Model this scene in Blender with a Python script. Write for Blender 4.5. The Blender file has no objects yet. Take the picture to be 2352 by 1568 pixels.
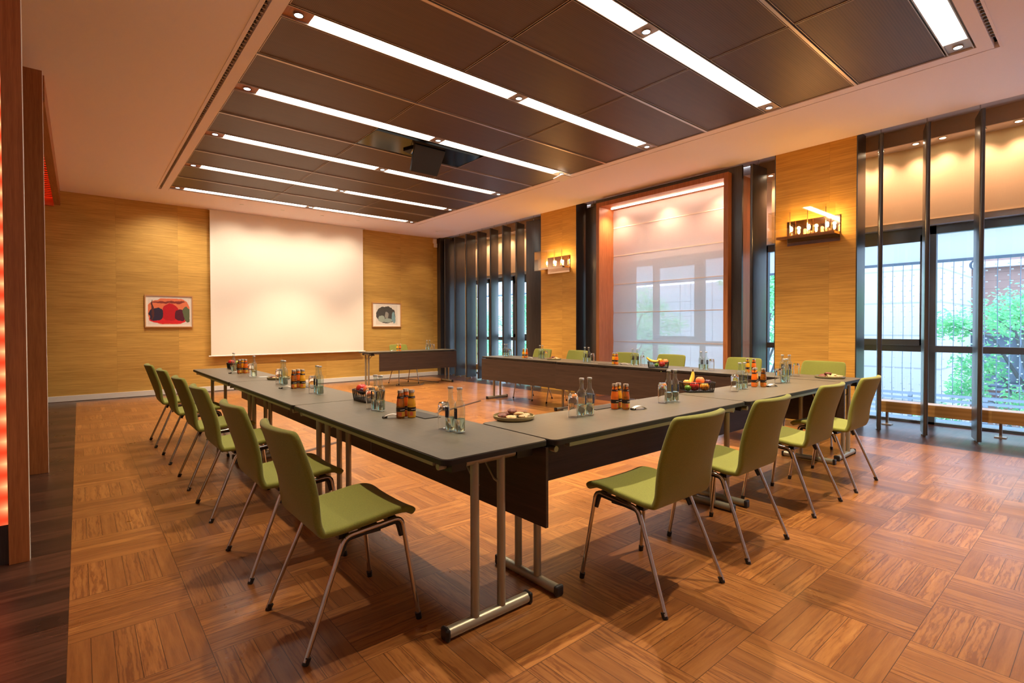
import bpy, bmesh, math, random
from mathutils import Vector, Matrix
C = bpy.context.scene.collection
S = bpy.context.scene
PI = math.pi
# ------------------------------------------------------------------ camera
cam_d = bpy.data.cameras.new('camera'); cam = bpy.data.objects.new('camera', cam_d); C.objects.link(cam); S.camera = cam
cam_d.sensor_width = 36.0; cam_d.lens = 1179.4/2352*36; cam_d.shift_y = -13.99/2352; cam_d.clip_start = .02; cam_d.clip_end = 300
_y, _p, _r = .7004, -.0159, -.0023
_f = Vector((math.sin(_y), math.cos(_y), 0)); _rt = Vector((math.cos(_y), -math.sin(_y), 0)); _u = Vector((0, 0, 1))
_f2 = _f*math.cos(_p)+_u*math.sin(_p); _u2 = _u*math.cos(_p)-_f*math.sin(_p)
_r3 = _rt*math.cos(_r)+_u2*math.sin(_r); _u3 = _u2*math.cos(_r)-_rt*math.sin(_r)
_m = Matrix((_r3, _u3, -_f2)).transposed().to_4x4(); _m.translation = (0, 0, 1.2416); cam.matrix_world = _m
# ------------------------------------------------------------------ view, world
S.view_settings.view_transform = 'Standard'; S.view_settings.look = 'None'; S.view_settings.gamma = 1
S.view_settings.use_curve_mapping = False; S.view_settings.exposure = 1.4
try:
    c = S.cycles; c.max_bounces = 10; c.diffuse_bounces = 5; c.glossy_bounces = 5; c.transmission_bounces = 8
    c.transparent_max_bounces = 16; c.caustics_reflective = False; c.caustics_refractive = False
    c.sample_clamp_indirect = 6.0; c.use_denoising = True; c.blur_glossy = 0.5
except Exception: pass
W = bpy.data.worlds.new('world'); S.world = W; W.use_nodes = True
bg = W.node_tree.nodes['Background']; bg.inputs[0].default_value = (.54, .71, 1, 1); bg.inputs[1].default_value = 3.1

STRIP_E = 4.8        # emission of the linear ceiling lights
# ------------------------------------------------------------------ material helpers
class NT:
    def __init__(s, name):
        s.m = bpy.data.materials.new(name); s.m.use_nodes = True; s.t = s.m.node_tree; s.t.nodes.clear()
        s.out = s.t.nodes.new('ShaderNodeOutputMaterial')
    def n(s, typ, ins=None, **kw):
        d = s.t.nodes.new('ShaderNode'+typ)
        for k, v in kw.items(): setattr(d, k, v)
        for k, v in (ins or {}).items(): s.set(d.inputs[k], v)
        return d
    def set(s, sock, v):
        if isinstance(v, bpy.types.NodeSocket): s.t.links.new(v, sock)
        elif isinstance(v, bpy.types.Node): s.t.links.new(v.outputs[0], sock)
        else:
            if isinstance(v, tuple) and len(v) == 3 and sock.type == 'RGBA': v = v+(1,)
            sock.default_value = v
    def math(s, op, a, b=0.0, c=None):
        d = s.n('Math', {0: a, 1: b}, operation=op)
        if c is not None: s.set(d.inputs[2], c)
        return d.outputs[0]
    def mix(s, fac, a, b, blend='MIX'):
        d = s.n('Mix', data_type='RGBA', blend_type=blend); s.set(d.inputs[0], fac); s.set(d.inputs[6], a); s.set(d.inputs[7], b); return d.outputs[2]
    def mixf(s, fac, a, b):
        d = s.n('Mix', data_type='FLOAT'); s.set(d.inputs[0], fac); s.set(d.inputs[2], a); s.set(d.inputs[3], b); return d.outputs[0]
    def ramp(s, fac, stops):
        d = s.n('ValToRGB', {0: fac}); e = d.color_ramp.elements
        while len(e) < len(stops): e.new(.5)
        for i, (p, c) in enumerate(stops): e[i].position = p; e[i].color = c+(1,) if len(c) == 3 else c
        return d.outputs[0]
    def coord(s, k='Object'): return s.n('TexCoord').outputs[k]
    def xyz(s, v):
        d = s.n('SeparateXYZ', {0: v}); return d.outputs
    def vec(s, x, y, z): return s.n('CombineXYZ', {0: x, 1: y, 2: z}).outputs[0]
    def map(s, v, sc, loc=(0, 0, 0)): return s.n('Mapping', {'Vector': v, 'Scale': sc, 'Location': loc}).outputs[0]
    def noise(s, v, sc=1.0, det=3.0, rough=.55, o=0): return s.n('TexNoise', {'Vector': v, 'Scale': sc, 'Detail': det, 'Roughness': rough}).outputs[o]
    def bump(s, h, st=.2, dist=.002): return s.n('Bump', {'Height': h, 'Strength': st, 'Distance': dist}).outputs[0]
    def end(s, col, rough=.5, metal=0.0, bump=None, spec=None, **kw):
        b = s.n('BsdfPrincipled', {'Base Color': col, 'Roughness': rough, 'Metallic': metal})
        if bump is not None: s.set(b.inputs['Normal'], bump)
        if spec is not None: s.set(b.inputs['Specular IOR Level'], spec)
        for k, v in kw.items(): s.set(b.inputs[k.replace('_', ' ')], v)
        s.t.links.new(b.outputs[0], s.out.inputs[0]); return s.m
    def shader(s, sh): s.set(s.out.inputs[0], sh); return s.m
def simple(name, col, rough=.5, metal=0.0, var=.06, sc=30.0, **kw):
    t = NT(name); v = t.noise(t.coord(), sc, 2)
    c = t.mix(t.math('MULTIPLY', v, 1.0), tuple(x*(1-var) for x in col), tuple(min(1, x*(1+var)) for x in col))
    return t.end(c, rough, metal, **kw)
def emis(name, col, st):
    t = NT(name); return t.shader(t.n('Emission', {0: col, 1: st}))
def wood(name, c1, c2, axis=2, rough=.4, sc=1.0, **kw):
    t = NT(name); v = t.coord(); s = [60*sc]*3; s[axis] = 2.5*sc
    n = t.noise(t.map(v, tuple(s)), 1, 5, .6); n2 = t.noise(t.map(v, tuple(x*4 for x in s)), 1, 2)
    f = t.math('MULTIPLY_ADD', n2, .35, t.math('MULTIPLY', n, .75))
    return t.end(t.ramp(f, [(.3, c1), (.75, c2)]), rough, bump=t.bump(n2, .12, .001), **kw)
# ------------------------------------------------------------------ materials
M = {}
def floor_mat():
    t = NT('oak parquet'); x, y, z = t.xyz(t.coord())[:3]
    T = .425
    fx = t.math('DIVIDE', t.math('ADD', x, .05+T*20), T); fy = t.math('DIVIDE', t.math('ADD', y, -.1+T*20), T)
    ix = t.math('FLOOR', fx); iy = t.math('FLOOR', fy); lx = t.math('FRACT', fx); ly = t.math('FRACT', fy)
    par = t.math('MODULO', t.math('ADD', ix, iy), 2.0)      # 1: planks run along y
    u = t.mixf(par, lx, ly); v = t.mixf(par, ly, lx)
    v6 = t.math('MULTIPLY', v, 6.0); pl = t.math('FLOOR', v6); lv = t.math('FRACT', v6)
    wn = t.n('TexWhiteNoise', {'Vector': t.vec(ix, iy, pl)}); r = wn.outputs[0]
    wt = t.n('TexWhiteNoise', {'Vector': t.vec(ix, iy, 77.0)}).outputs[0]
    r10 = t.math('MULTIPLY', r, 40.0)
    g = t.noise(t.vec(t.math('MULTIPLY_ADD', u, 1.6, r10), t.math('MULTIPLY_ADD', v, 19.0, r10), r10), 1, 6, .62)
    wv = t.n('TexWave', {'Vector': t.vec(t.math('MULTIPLY_ADD', u, .9, r10), t.math('MULTIPLY', t.math('SUBTRACT', lv, .5), 1.0), r), 'Scale': 2.6, 'Distortion': 7.0, 'Detail': 3.0, 'Detail Scale': 1.3, 'Detail Roughness': .6}, wave_type='RINGS').outputs[0]
    fine = t.noise(t.vec(t.math('MULTIPLY_ADD', u, 9, r10), t.math('MULTIPLY', v, 110.0), r10), 1, 3, .6)
    cath = t.math('MULTIPLY', t.math('POWER', wv, 2.5), t.math('GREATER_THAN', r, .35))
    f = t.math('ADD', t.math('MULTIPLY', g, .80), t.math('MULTIPLY', fine, .20))
    f = t.math('SUBTRACT', f, t.math('MULTIPLY', cath, .23))
    base = t.ramp(f, [(.24, (.215, .080, .024)), (.5, (.36, .155, .045)), (.78, (.47, .235, .074))])
    hue = t.ramp(r, [(0, (.66, .58, .55)), (.25, (.84, .79, .76)), (.65, (.98, .96, .92)), (1, (1.12, 1.11, 1.05))])
    base = t.mix(1.0, base, hue, 'MULTIPLY')
    base = t.mix(1.0, base, t.ramp(wt, [(0, (.88, .86, .86)), (1, (1.06, 1.05, 1.0))]), 'MULTIPLY')
    # gaps
    gv = t.math('MINIMUM', lv, t.math('SUBTRACT', 1.0, lv)); gu = t.math('MINIMUM', u, t.math('SUBTRACT', 1.0, u))
    gap = t.math('MAXIMUM', t.math('LESS_THAN', gv, .016), t.math('LESS_THAN', gu, .003))
    # dark border planks
    py = t.math('MULTIPLY', y, 7.4); dpl = t.math('FLOOR', py)
    dr = t.n('TexWhiteNoise', {'Vector': t.vec(dpl, 3.0, 5.0)}).outputs[0]
    d30 = t.math('MULTIPLY', dr, 30.0)
    dn = t.noise(t.vec(t.math('MULTIPLY_ADD', x, 3.0, d30), t.math('MULTIPLY', y, 45.0), d30), 1, 5, .6)
    dark = t.ramp(dn, [(.3, (.020, .012, .009)), (.7, (.075, .042, .030))])
    dark = t.mix(1.0, dark, t.ramp(dr, [(0, (.55, .55, .6)), (1, (1.6, 1.25, 1.1))]), 'MULTIPLY')
    dg = t.math('LESS_THAN', t.math('FRACT', py), .035)
    jx = t.math('LESS_THAN', t.math('FRACT', t.math('ADD', t.math('MULTIPLY', x, .62), t.math('MULTIPLY', dr, 5))), .003)
    dg = t.math('MAXIMUM', dg, jx)
    isd = t.math('MAXIMUM', t.math('LESS_THAN', x, -.05), t.math('GREATER_THAN', x, 6.77))
    isd = t.math('MAXIMUM', isd, t.math('GREATER_THAN', y, 11.25))
    col = t.mix(isd, base, dark); gp = t.mixf(isd, gap, dg)
    col = t.mix(t.math('MULTIPLY', gp, .85), col, (.03, .012, .006))
    h = t.math('SUBTRACT', t.math('MULTIPLY', fine, .25), gp)
    scuff = t.noise(t.coord(), 3.0, 4)
    rg = t.math('MULTIPLY_ADD', scuff, .16, .22)
    return t.end(col, rg, bump=t.bump(h, .18, .001), spec=.45)
M['floor'] = floor_mat()
def amber(name, axis, c0=(.44, .25, .045), c1=(.74, .46, .115)):
    t = NT(name); x, y, z = t.xyz(t.coord())[:3]; a = y if axis == 'y' else x
    pn = t.math('FLOOR', t.math('DIVIDE', t.math('ADD', a, 9.72), .93)); r = t.n('TexWhiteNoise', {'Vector': t.vec(pn, 1., 2.)}).outputs[0]
    r9 = t.math('MULTIPLY', r, 50.0)
    n = t.noise(t.vec(t.math('MULTIPLY_ADD', a, 2.2, r9), r9, t.math('MULTIPLY_ADD', z, 95.0, r9)), 1, 4, .65)
    n2 = t.noise(t.vec(t.math('MULTIPLY_ADD', a, .8, r9), r9, t.math('MULTIPLY', z, 7.0)), 1, 3)
    n3 = t.noise(t.vec(t.math('MULTIPLY', a, 6.0), r9, t.math('MULTIPLY', z, 380.0)), 1, 2)
    f = t.math('ADD', t.math('MULTIPLY', n, .55), t.math('ADD', t.math('MULTIPLY', n2, .25), t.math('MULTIPLY', n3, .2)))
    c = t.ramp(f, [(.36, c0), (.62, c1)])
    c = t.mix(1.0, c, t.ramp(r, [(0, (.92, .92, .92)), (1, (1.05, 1.04, 1.0))]), 'MULTIPLY')
    sm = t.math('LESS_THAN', t.math('FRACT', t.math('DIVIDE', t.math('ADD', a, 9.72), .93)), .003)
    c = t.mix(t.math('MULTIPLY', sm, .35), c, (.2, .1, .02))
    return t.end(c, .62, bump=t.bump(n, .25, .002))
M['amber_x'] = amber('amber grasscloth far', 'x'); M['amber_y'] = amber('amber grasscloth side', 'y', (.46, .225, .032), (.76, .42, .075))
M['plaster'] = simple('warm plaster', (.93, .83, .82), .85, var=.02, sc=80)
M['plaster_shaded'] = simple('shade-toned slot plaster', (.66, .58, .52), .85, var=.02, sc=80)  # darker copy of the ceiling plaster, the slot's shade put into its colour
M['white'] = simple('white paint', (.82, .78, .72), .5, var=.02)
def panel_mat():
    t = NT('bronze mesh panel'); x, y, z = t.xyz(t.coord())[:3]
    g = t.n('TexWave', {'Vector': t.vec(x, 0., 0.), 'Scale': 26.0, 'Distortion': .3}, bands_direction='X').outputs[0]
    g2 = t.n('TexWave', {'Vector': t.vec(0., y, 0.), 'Scale': 18.0, 'Distortion': .2}, bands_direction='Y').outputs[0]
    f = t.math('ADD', t.math('MULTIPLY', g, .5), t.math('MULTIPLY', g2, .5))
    n = t.noise(t.map(t.coord(), (2, 30, 2)), 1, 4)
    c = t.mix(f, (.022, .014, .010), (.125, .075, .050)); c = t.mix(n, c, (.125, .072, .045))
    return t.end(c, .46, .15, bump=t.bump(f, .35, .001))
M['panel'] = panel_mat()
M['taupe'] = simple('taupe metal', (.46, .37, .30), .42, .6, var=.03)
M['rib'] = simple('silver rib', (.58, .52, .47), .35, .6, var=.03)
M['black'] = simple('black', (.008, .007, .007), .5)
M['gloss_black'] = simple('gloss black', (.01, .01, .01), .12)
M['dark_wood'] = wood('black stained oak', (.012, .010, .010), (.045, .038, .036), 2, .36, Coat_Weight=.65, Coat_Roughness=.26, Coat_IOR=1.7)
M['oak'] = wood('red oak veneer', (.26, .080, .022), (.47, .175, .055), 2, .42)
M['oak_y'] = wood('red oak veneer horizontal', (.26, .080, .022), (.47, .175, .055), 1, .42)
def laminate():
    t = NT('brown laminate'); x, y, z = t.xyz(t.coord())[:3]
    n = t.noise(t.map(t.coord(), (7, 7, 7)), 1, 5, .6); n2 = t.noise(t.map(t.coord(), (3, 90, 3)), 1, 3); n3 = t.noise(t.map(t.coord(), (90, 3, 3)), 1, 3)
    f = t.math('ADD', t.math('MULTIPLY', n, .5), t.math('ADD', t.math('MULTIPLY', n2, .25), t.math('MULTIPLY', n3, .25)))
    return t.end(t.ramp(f, [(.35, (.088, .076, .054)), (.65, (.138, .120, .086))]), t.math('MULTIPLY_ADD', n, .12, .36), bump=t.bump(f, .06, .001), spec=.55)
M['laminate'] = laminate()
M['edge'] = simple('black table edge', (.009, .008, .008), .5)
M['modesty'] = wood('dark brown modesty veneer', (.026, .015, .010), (.060, .036, .025), 0, .5, .5)
M['frame'] = simple('champagne powder coat', (.37, .355, .27), .38, .55, var=.02)
M['chrome'] = simple('chrome', (.56, .54, .51), .10, 1.0, var=.01)
M['blackp'] = simple('black plastic', (.012, .011, .011), .4)
def fabric(name, a, b):
    t = NT(name); v = t.coord(); n = t.noise(t.map(v, (420, 420, 420)), 1, 2); n2 = t.noise(t.map(v, (260, 260, 1000)), 1, 2)
    f = t.math('ADD', t.math('MULTIPLY', n, .5), t.math('MULTIPLY', n2, .5))
    b_ = t.n('BsdfPrincipled', {'Base Color': t.ramp(f, [(.35, a), (.65, b)]), 'Roughness': .9, 'Normal': t.bump(n, .35, .001), 'Sheen Weight': .2, 'Sheen Roughness': .5})
    return t.shader(b_)
M['green'] = fabric('moss green wool', (.158, .172, .022), (.265, .282, .044))
def thin_glass(name, tint=(1, 1, 1), gl=.9, base=.045):
    t = NT(name); fr = t.math('MULTIPLY_ADD', t.math('POWER', t.n('LayerWeight', {'Blend': .5}).outputs['Facing'], 5.0), 1-base, base)
    return t.shader(t.n('MixShader', {0: t.math('MINIMUM', fr, gl), 1: t.n('BsdfTransparent', {0: tint}), 2: t.n('BsdfGlossy', {'Roughness': .02, 'Color': (1, 1, 1)})}))
M['pane'] = thin_glass('window glass', (.97, .99, .98))
def real_glass(name, col, ior, rough=0.0):
    t = NT(name); return t.shader(t.n('BsdfGlass', {'Color': col, 'Roughness': rough, 'IOR': ior}))
M['bottle'] = real_glass('bottled water', (.93, 1, .95), 1.33); M['clear'] = thin_glass('bottle glass', (.86, .93, .91), .85, .13)
M['tumbler'] = real_glass('tumbler glass', (1, 1, 1), 1.45)
M['acrylic'] = thin_glass('acrylic', (1, .98, .94), .16, .11)
M['cap'] = simple('silver cap', (.62, .66, .68), .3, .7); M['cap_gold'] = simple('pale gold cap', (.72, .66, .54), .28, .85)
M['navy'] = simple('navy label', (.012, .022, .06), .5); M['label'] = simple('black brown label', (.018, .008, .006), .45)
M['label_y'] = simple('yellow label', (.75, .42, .05), .5); M['label_w'] = simple('white print', (.75, .72, .66), .5)
def juice(name, col, tr):
    t = NT(name); return t.end(col, .08, Transmission_Weight=tr, IOR=1.35, Coat_Weight=.6, Coat_Roughness=.04)
M['apple_j'] = juice('apple juice', (.62, .19, .012), .75); M['orange_j'] = juice('orange nectar', (.95, .19, .015), .12); M['yellow_j'] = juice('orange juice', (.98, .48, .02), .12)
M['frame_blue'] = simple('slate window frame', (.13, .18, .23), .35, .3)
M['frame_lt'] = simple('pale window reveal', (.55, .60, .63), .5)
def blind(name, col, trans, see):
    t = NT(name); v = t.coord()
    w = t.noise(t.map(v, (500, 260, 8)), 1, 2); w2 = t.noise(t.map(v, (8, 8, 260)), 1, 2)
    c = t.mix(t.math('ADD', t.math('MULTIPLY', w, .5), t.math('MULTIPLY', w2, .5)), tuple(x*.86 for x in col), col)
    d = t.n('BsdfDiffuse', {0: c}); tl = t.n('BsdfTranslucent', {0: c})
    m1 = t.n('MixShader', {0: trans, 1: d, 2: tl}); m2 = t.n('MixShader', {0: see, 1: m1, 2: t.n('BsdfTransparent', {0: (1, 1, 1)})})
    return t.shader(m2)
M['blind'] = blind('beige roman blind', (.80, .68, .42), .25, .0)
M['sheer'] = blind('sheer roman blind', (.95, .93, .90), .74, .21)
M['seam'] = simple('blind seam', (.62, .55, .47), .8)
M['screen'] = simple('screen cloth', (.90, .85, .76), .8, var=.01)
M['strip'] = emis('light diffuser', (1, .93, .80), STRIP_E)
M['spot_em'] = emis('downlight lens', (.95, .97, 1), 3.0)
M['led_em'] = emis('led dot', (1, .78, .5), 14.0)
def bulb_mat(): return emis('warm bulb', (1, .62, .22), 28.0)
M['bulb'] = bulb_mat()
M['mirror'] = simple('copper mirror', (.55, .38, .28), .06, 1.0, var=.01)
M['brass'] = simple('warm brass', (.62, .40, .18), .22, .9)
def rad(): 
    t = NT('bronze radiator'); y = t.xyz(t.coord())[1]; z = t.xyz(t.coord())[2]
    w = t.n('TexWave', {'Vector': t.vec(0., 0., z), 'Scale': 6.0}, bands_direction='Z').outputs[0]
    return t.end(t.mix(w, (.46, .25, .075), (.56, .32, .11)), .34, .35)
M['radiator'] = rad()
M['led_coral'] = None
def led_coral():
    t = NT('coral led strip'); z = t.xyz(t.coord())[2]; x = t.xyz(t.coord())[0]
    w = t.math('FRACT', t.math('DIVIDE', z, .118)); d = t.math('ABSOLUTE', t.math('SUBTRACT', w, .5))
    bl = t.math('SUBTRACT', 1.0, t.math('MULTIPLY', d, 2.0)); bl = t.math('POWER', bl, 1.6)
    gx = t.n('MapRange', {0: x, 1: -.37, 2: -.29, 3: 0.0, 4: 1.0}).outputs[0]
    f = t.math('MULTIPLY', bl, gx)
    c = t.mix(f, (1, .075, .022), (1, .42, .17)); st = t.math('MULTIPLY_ADD', f, .45, t.math('MULTIPLY_ADD', gx, .12, .30))
    return t.shader(t.n('Emission', {0: c, 1: st}))
M['led_coral'] = led_coral()
M['coral'] = simple('coral glow and print tone', (.75, .16, .06), .5)  # cove boards: red LED glow put into the base colour; also label print
# ------------------------------------------------------------------ mesh helpers
def box(bm, x0, x1, y0, y1, z0, z1):
    x0, x1 = min(x0, x1), max(x0, x1); y0, y1 = min(y0, y1), max(y0, y1); z0, z1 = min(z0, z1), max(z0, z1)
    v = [bm.verts.new(p) for p in ((x0, y0, z0), (x1, y0, z0), (x1, y1, z0), (x0, y1, z0), (x0, y0, z1), (x1, y0, z1), (x1, y1, z1), (x0, y1, z1))]
    for f in ((0, 3, 2, 1), (4, 5, 6, 7), (0, 1, 5, 4), (1, 2, 6, 5), (2, 3, 7, 6), (3, 0, 4, 7)): bm.faces.new([v[i] for i in f])
    return v
def lathe(bm, prof, n=20, o=(0, 0, 0), cap0=True, cap1=True):
    rings = []
    for r, z in prof:
        rings.append([bm.verts.new((o[0]+r*math.cos(2*PI*i/n), o[1]+r*math.sin(2*PI*i/n), o[2]+z)) for i in range(n)])
    for a, b in zip(rings, rings[1:]):
        for i in range(n): bm.faces.new((a[i], a[(i+1) % n], b[(i+1) % n], b[i]))
    if cap0: bm.faces.new(rings[0][::-1])
    if cap1: bm.faces.new(rings[-1])
def tube(bm, pts, r, n=8, ry=None, caps=True):
    P = [Vector(p) for p in pts]; rings = []; up = None
    for i, p in enumerate(P):
        d = (P[min(i+1, len(P)-1)]-P[max(i-1, 0)]).normalized()
        if up is None: up = Vector((0, 0, 1)) if abs(d.z) < .9 else Vector((0, 1, 0))
        s = d.cross(up).normalized(); u = s.cross(d).normalized(); up = u
        rr = r[i] if isinstance(r, (list, tuple)) else r
        rings.append([bm.verts.new(p+s*rr*math.cos(2*PI*k/n)+u*(ry or rr)*math.sin(2*PI*k/n)) for k in range(n)])
    for a, b in zip(rings, rings[1:]):
        for i in range(n): bm.faces.new((a[i], b[i], b[(i+1) % n], a[(i+1) % n]))
    if caps: bm.faces.new(rings[0]); bm.faces.new(rings[-1][::-1])
def rrect(x0, x1, y0, y1, r, n=5):
    out = []
    for cx, cy, a in ((x1-r, y1-r, 0), (x0+r, y1-r, 90), (x0+r, y0+r, 180), (x1-r, y0+r, 270)):
        for k in range(n+1):
            t = math.radians(a+90*k/n); out.append((cx+r*math.cos(t), cy+r*math.sin(t)))
    return out
def prism(bm, poly, z0, z1):
    a = [bm.verts.new((x, y, z0)) for x, y in poly]; b = [bm.verts.new((x, y, z1)) for x, y in poly]; n = len(poly)
    for i in range(n): bm.faces.new((a[i], a[(i+1) % n], b[(i+1) % n], b[i]))
    bm.faces.new(a[::-1]); bm.faces.new(b)
def ball(bm, c, r, seg=16, rings=10, sc=(1, 1, 1), rot=None):
    m = Matrix.Translation(c)@(rot or Matrix.Identity(4))@Matrix.Diagonal((r*sc[0], r*sc[1], r*sc[2], 1))
    bmesh.ops.create_uvsphere(bm, u_segments=seg, v_segments=rings, radius=1, matrix=m)
def obj(name, bm, mat, parent=None, smooth=False, bevel=0, loc=None):
    bmesh.ops.recalc_face_normals(bm, faces=bm.faces[:])
    me = bpy.data.meshes.new(name); bm.to_mesh(me); bm.free()
    me.materials.append(M[mat] if isinstance(mat, str) else mat)
    if smooth:
        me.polygons.foreach_set('use_smooth', [True]*len(me.polygons))
        try: me.set_sharp_from_angle(angle=math.radians(38))
        except Exception: pass
    o = bpy.data.objects.new(name, me); C.objects.link(o)
    if parent: o.parent = parent
    if loc: o.location = loc
    if bevel:
        b = o.modifiers.new('b', 'BEVEL'); b.width = bevel; b.segments = 2; b.limit_method = 'ANGLE'; b.harden_normals = False
    return o
def B(name, mat, parent, *boxes, bevel=0):
    bm = bmesh.new()
    for b in boxes: box(bm, *b)
    return obj(name, bm, mat, parent, bevel=bevel)
def tag(o, label, cat, group=None):
    o['label'] = label; o['category'] = cat
    if group: o['group'] = group
    return o
def thing(name, label, cat, loc=(0, 0, 0), rz=0, group=None):
    o = bpy.data.objects.new(name, None); C.objects.link(o); o.location = loc; o.rotation_euler = (0, 0, rz)
    o.empty_display_size = .1
    return tag(o, label, cat, group)
def struct(o): o['kind'] = 'structure'; return o
def dup(root, loc, rz, label, group=None, name=None):
    r = root.copy(); C.objects.link(r); r.location = loc; r.rotation_euler = (0, 0, rz); r['label'] = label
    if group: r['group'] = group
    for ch in list(root.children):
        c = ch.copy(); C.objects.link(c); c.parent = r
        for g in ch.children:
            d = g.copy(); C.objects.link(d); d.parent = c
    return r
ORD = ['first', 'second', 'third', 'fourth', 'fifth', 'sixth', 'seventh', 'eighth', 'ninth', 'tenth', 'eleventh', 'twelfth']
# ------------------------------------------------------------------ room shell
ZC = 3.545; YF = 11.49
struct(B('floor', 'floor', None, (-1.6, 8.42, -2.6, YF+.1, -.08, 0)))
# ceiling plaster with opening for the panel field
cl = struct(B('ceiling', 'plaster', None, (-1.6, 1.0, -2.6, YF+.1, ZC, ZC+.3), (5.86, 7.2, -2.6, YF+.1, ZC, ZC+.3), (1.0, 5.86, 10.29, YF+.1, ZC, ZC+.3), (1.0, 5.86, -2.6, .65, ZC, ZC+.3)))
B('slot_ceiling', 'plaster_shaded', cl, (7.2, 7.62, -2.6, YF+.1, 3.615, 3.8))
B('plaster_band', 'plaster', cl, (1.065, 1.165, .70, 10.285, ZC-.004, ZC+.05), (1.0, 1.03, .65, 10.285, ZC-.004, ZC+.05), (1.17, 5.70, .70, .795, ZC-.004, ZC+.05), (1.03, 5.83, .65, .668, ZC-.004, ZC+.05), (5.70, 5.815, .70, 10.15, ZC-.004, ZC+.05), (5.83, 5.86, .65, 10.285, ZC-.004, ZC+.05), (1.17, 5.86, 10.16, 10.285, ZC-.004, ZC+.05))
B('shadow_gap', 'black', cl, (1.0, 5.86, .65, 10.29, ZC+.06, ZC+.09))
bm = bmesh.new()
k = 0
while .72+k*.06 < 10.2: box(bm, 1.034, 1.061, .72+k*.06, .728+k*.06, ZC+.004, ZC+.02); k += 1
for k in range(76): box(bm, 1.1+k*.06, 1.108+k*.06, .670, .697, ZC+.004, ZC+.02)
obj('air_slot_louvre', bm, 'taupe', cl)
SY = [2.418+1.523*k for k in range(-1, 6)]
XS = [(1.172, 2.672), (2.684, 4.196), (4.208, 5.695)]
def panel_row(y0, y1, skip=()):
    for i, (a, b) in enumerate(XS):
        if i in skip: continue
        B('ceiling_panel', 'panel', cl, (a, b, y0, y1, ZC+.006, ZC+.03))
        bm = bmesh.new()
        for q in ((a, a+.006, y0, y1), (b-.006, b, y0, y1), (a+.006, b-.006, y0, y0+.005), (a+.006, b-.006, y1-.005, y1)): box(bm, *q, ZC+.001, ZC+.006)
        obj('panel_frame', bm, 'taupe', cl.children[-1] if False else cl)
for k, y in enumerate(SY):
    a0 = y-.09; a1 = y+.09
    nxt = SY[k+1]-.09 if k < 6 else None
    if nxt:
        mid = (a1+nxt)/2
        panel_row(a1+.008, mid-.022, skip=(1,) if k == 3 else ()); panel_row(mid+.022, nxt-.008)
        B('ceiling_rib', 'rib', cl, (1.165, 5.70, mid-.012, mid+.012, ZC-.006, ZC+.03))
# linear lights
order = ['right above the camera end', 'sixth from the projection screen', 'fifth from the projection screen', 'fourth from the projection screen', 'third from the projection screen', 'second from the projection screen', 'closest to the projection screen']
for k, y in enumerate(SY):
    t = thing('linear_ceiling_light', 'long white linear ceiling light strip, '+(order[k] if k else 'farthest from the projection screen'), 'ceiling light', (0, y, ZC), 0, 'linear ceiling lights')
    B('housing', 'taupe', t, (1.168, 5.697, -.086, -.0775, 0, .04), (1.168, 5.697, .0775, .086, 0, .04))
    for a, b in ((1.37, 3.34), (3.50, 5.49)):
        B('diffuser', 'strip', t, (a, b, -.077, .077, .012, .02))
    for a, b, c in ((1.17, 1.365, 1.268), (3.345, 3.495, 3.42), (5.495, 5.695, 5.59)):
        p = B('spot_plate', 'coral' if False else 'oak_y' if (a < 2) else 'taupe', t, (a, b, -.077, .077, .012, .02))
        bm = bmesh.new(); lathe(bm, [(.037, 0), (.037, .011), (.030, .011), (.030, 0)], 20, (c, 0, 0), False, False); obj('spot_ring', bm, 'chrome', p)
        bm = bmesh.new(); lathe(bm, [(.030, .006), (.001, .006)], 20, (c, 0, 0), False, True); obj('spot_lens', bm, 'spot_em', p)
# small spot lamps of those fittings (real lamps at the lenses)
def spot(name, loc, tgt, e, col=(1, .78, .5), size=70, blend=.6, r=.03):
    l = bpy.data.lights.new(name, 'SPOT'); l.energy = e; l.color = col; l.spot_size = math.radians(size); l.spot_blend = blend; l.shadow_soft_size = r
    o = bpy.data.objects.new(name, l); C.objects.link(o); o.location = loc
    o.rotation_euler = (Vector(tgt)-Vector(loc)).to_track_quat('-Z', 'Y').to_euler(); return o
for k, y in enumerate(SY):
    for x in ((1.268, 3.42, 5.59) if k else (3.42, 5.59)):
        spot('spot_lamp', (x, y, ZC-.01), (x, y, 0), 58 if x < 2 else 125, (1, .76, .50), 92, .6)
# far wall
struct(B('wall_far', 'amber_x', None, (-.6, 8.42, YF, YF+.12, 0, ZC+.2)))
struct(B('baseboard_far', 'white', None, (-.42, 7.14, YF-.018, YF-.001, .005, .10), bevel=.003))
struct(B('wall_left', wood('olive veneer', (.10, .062, .02), (.16, .10, .03), 2, .5), None, (-.62, -.42, 3.9, YF, 0, 3.4)))
struct(B('wall_back', 'plaster', None, (-1.6, 8.42, -2.72, -2.6, 0, ZC)))
struct(B('wall_near', 'plaster', None, (-1.72, -1.6, -2.6, 11.6, 0, ZC+.2)))
# amber wall columns between the windows
for nm, a, b in (('wall_right_front', 2.08, 3.02), ('wall_right_middle', 6.66, 7.62)):
    o = struct(B(nm, 'amber_y', None, (7.2, 7.5, a, b, 0, ZC+.07)))
    B('side_panel', 'dark_wood', o, (7.203, 7.5, a-.012, a-.001, 0, ZC+.06), (7.203, 7.5, b+.001, b+.012, 0, ZC+.06))
o = struct(B('wall_right_corner', 'dark_wood', None, (7.14, 7.5, 11.33, YF-.002, 0, ZC-.002)))
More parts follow.
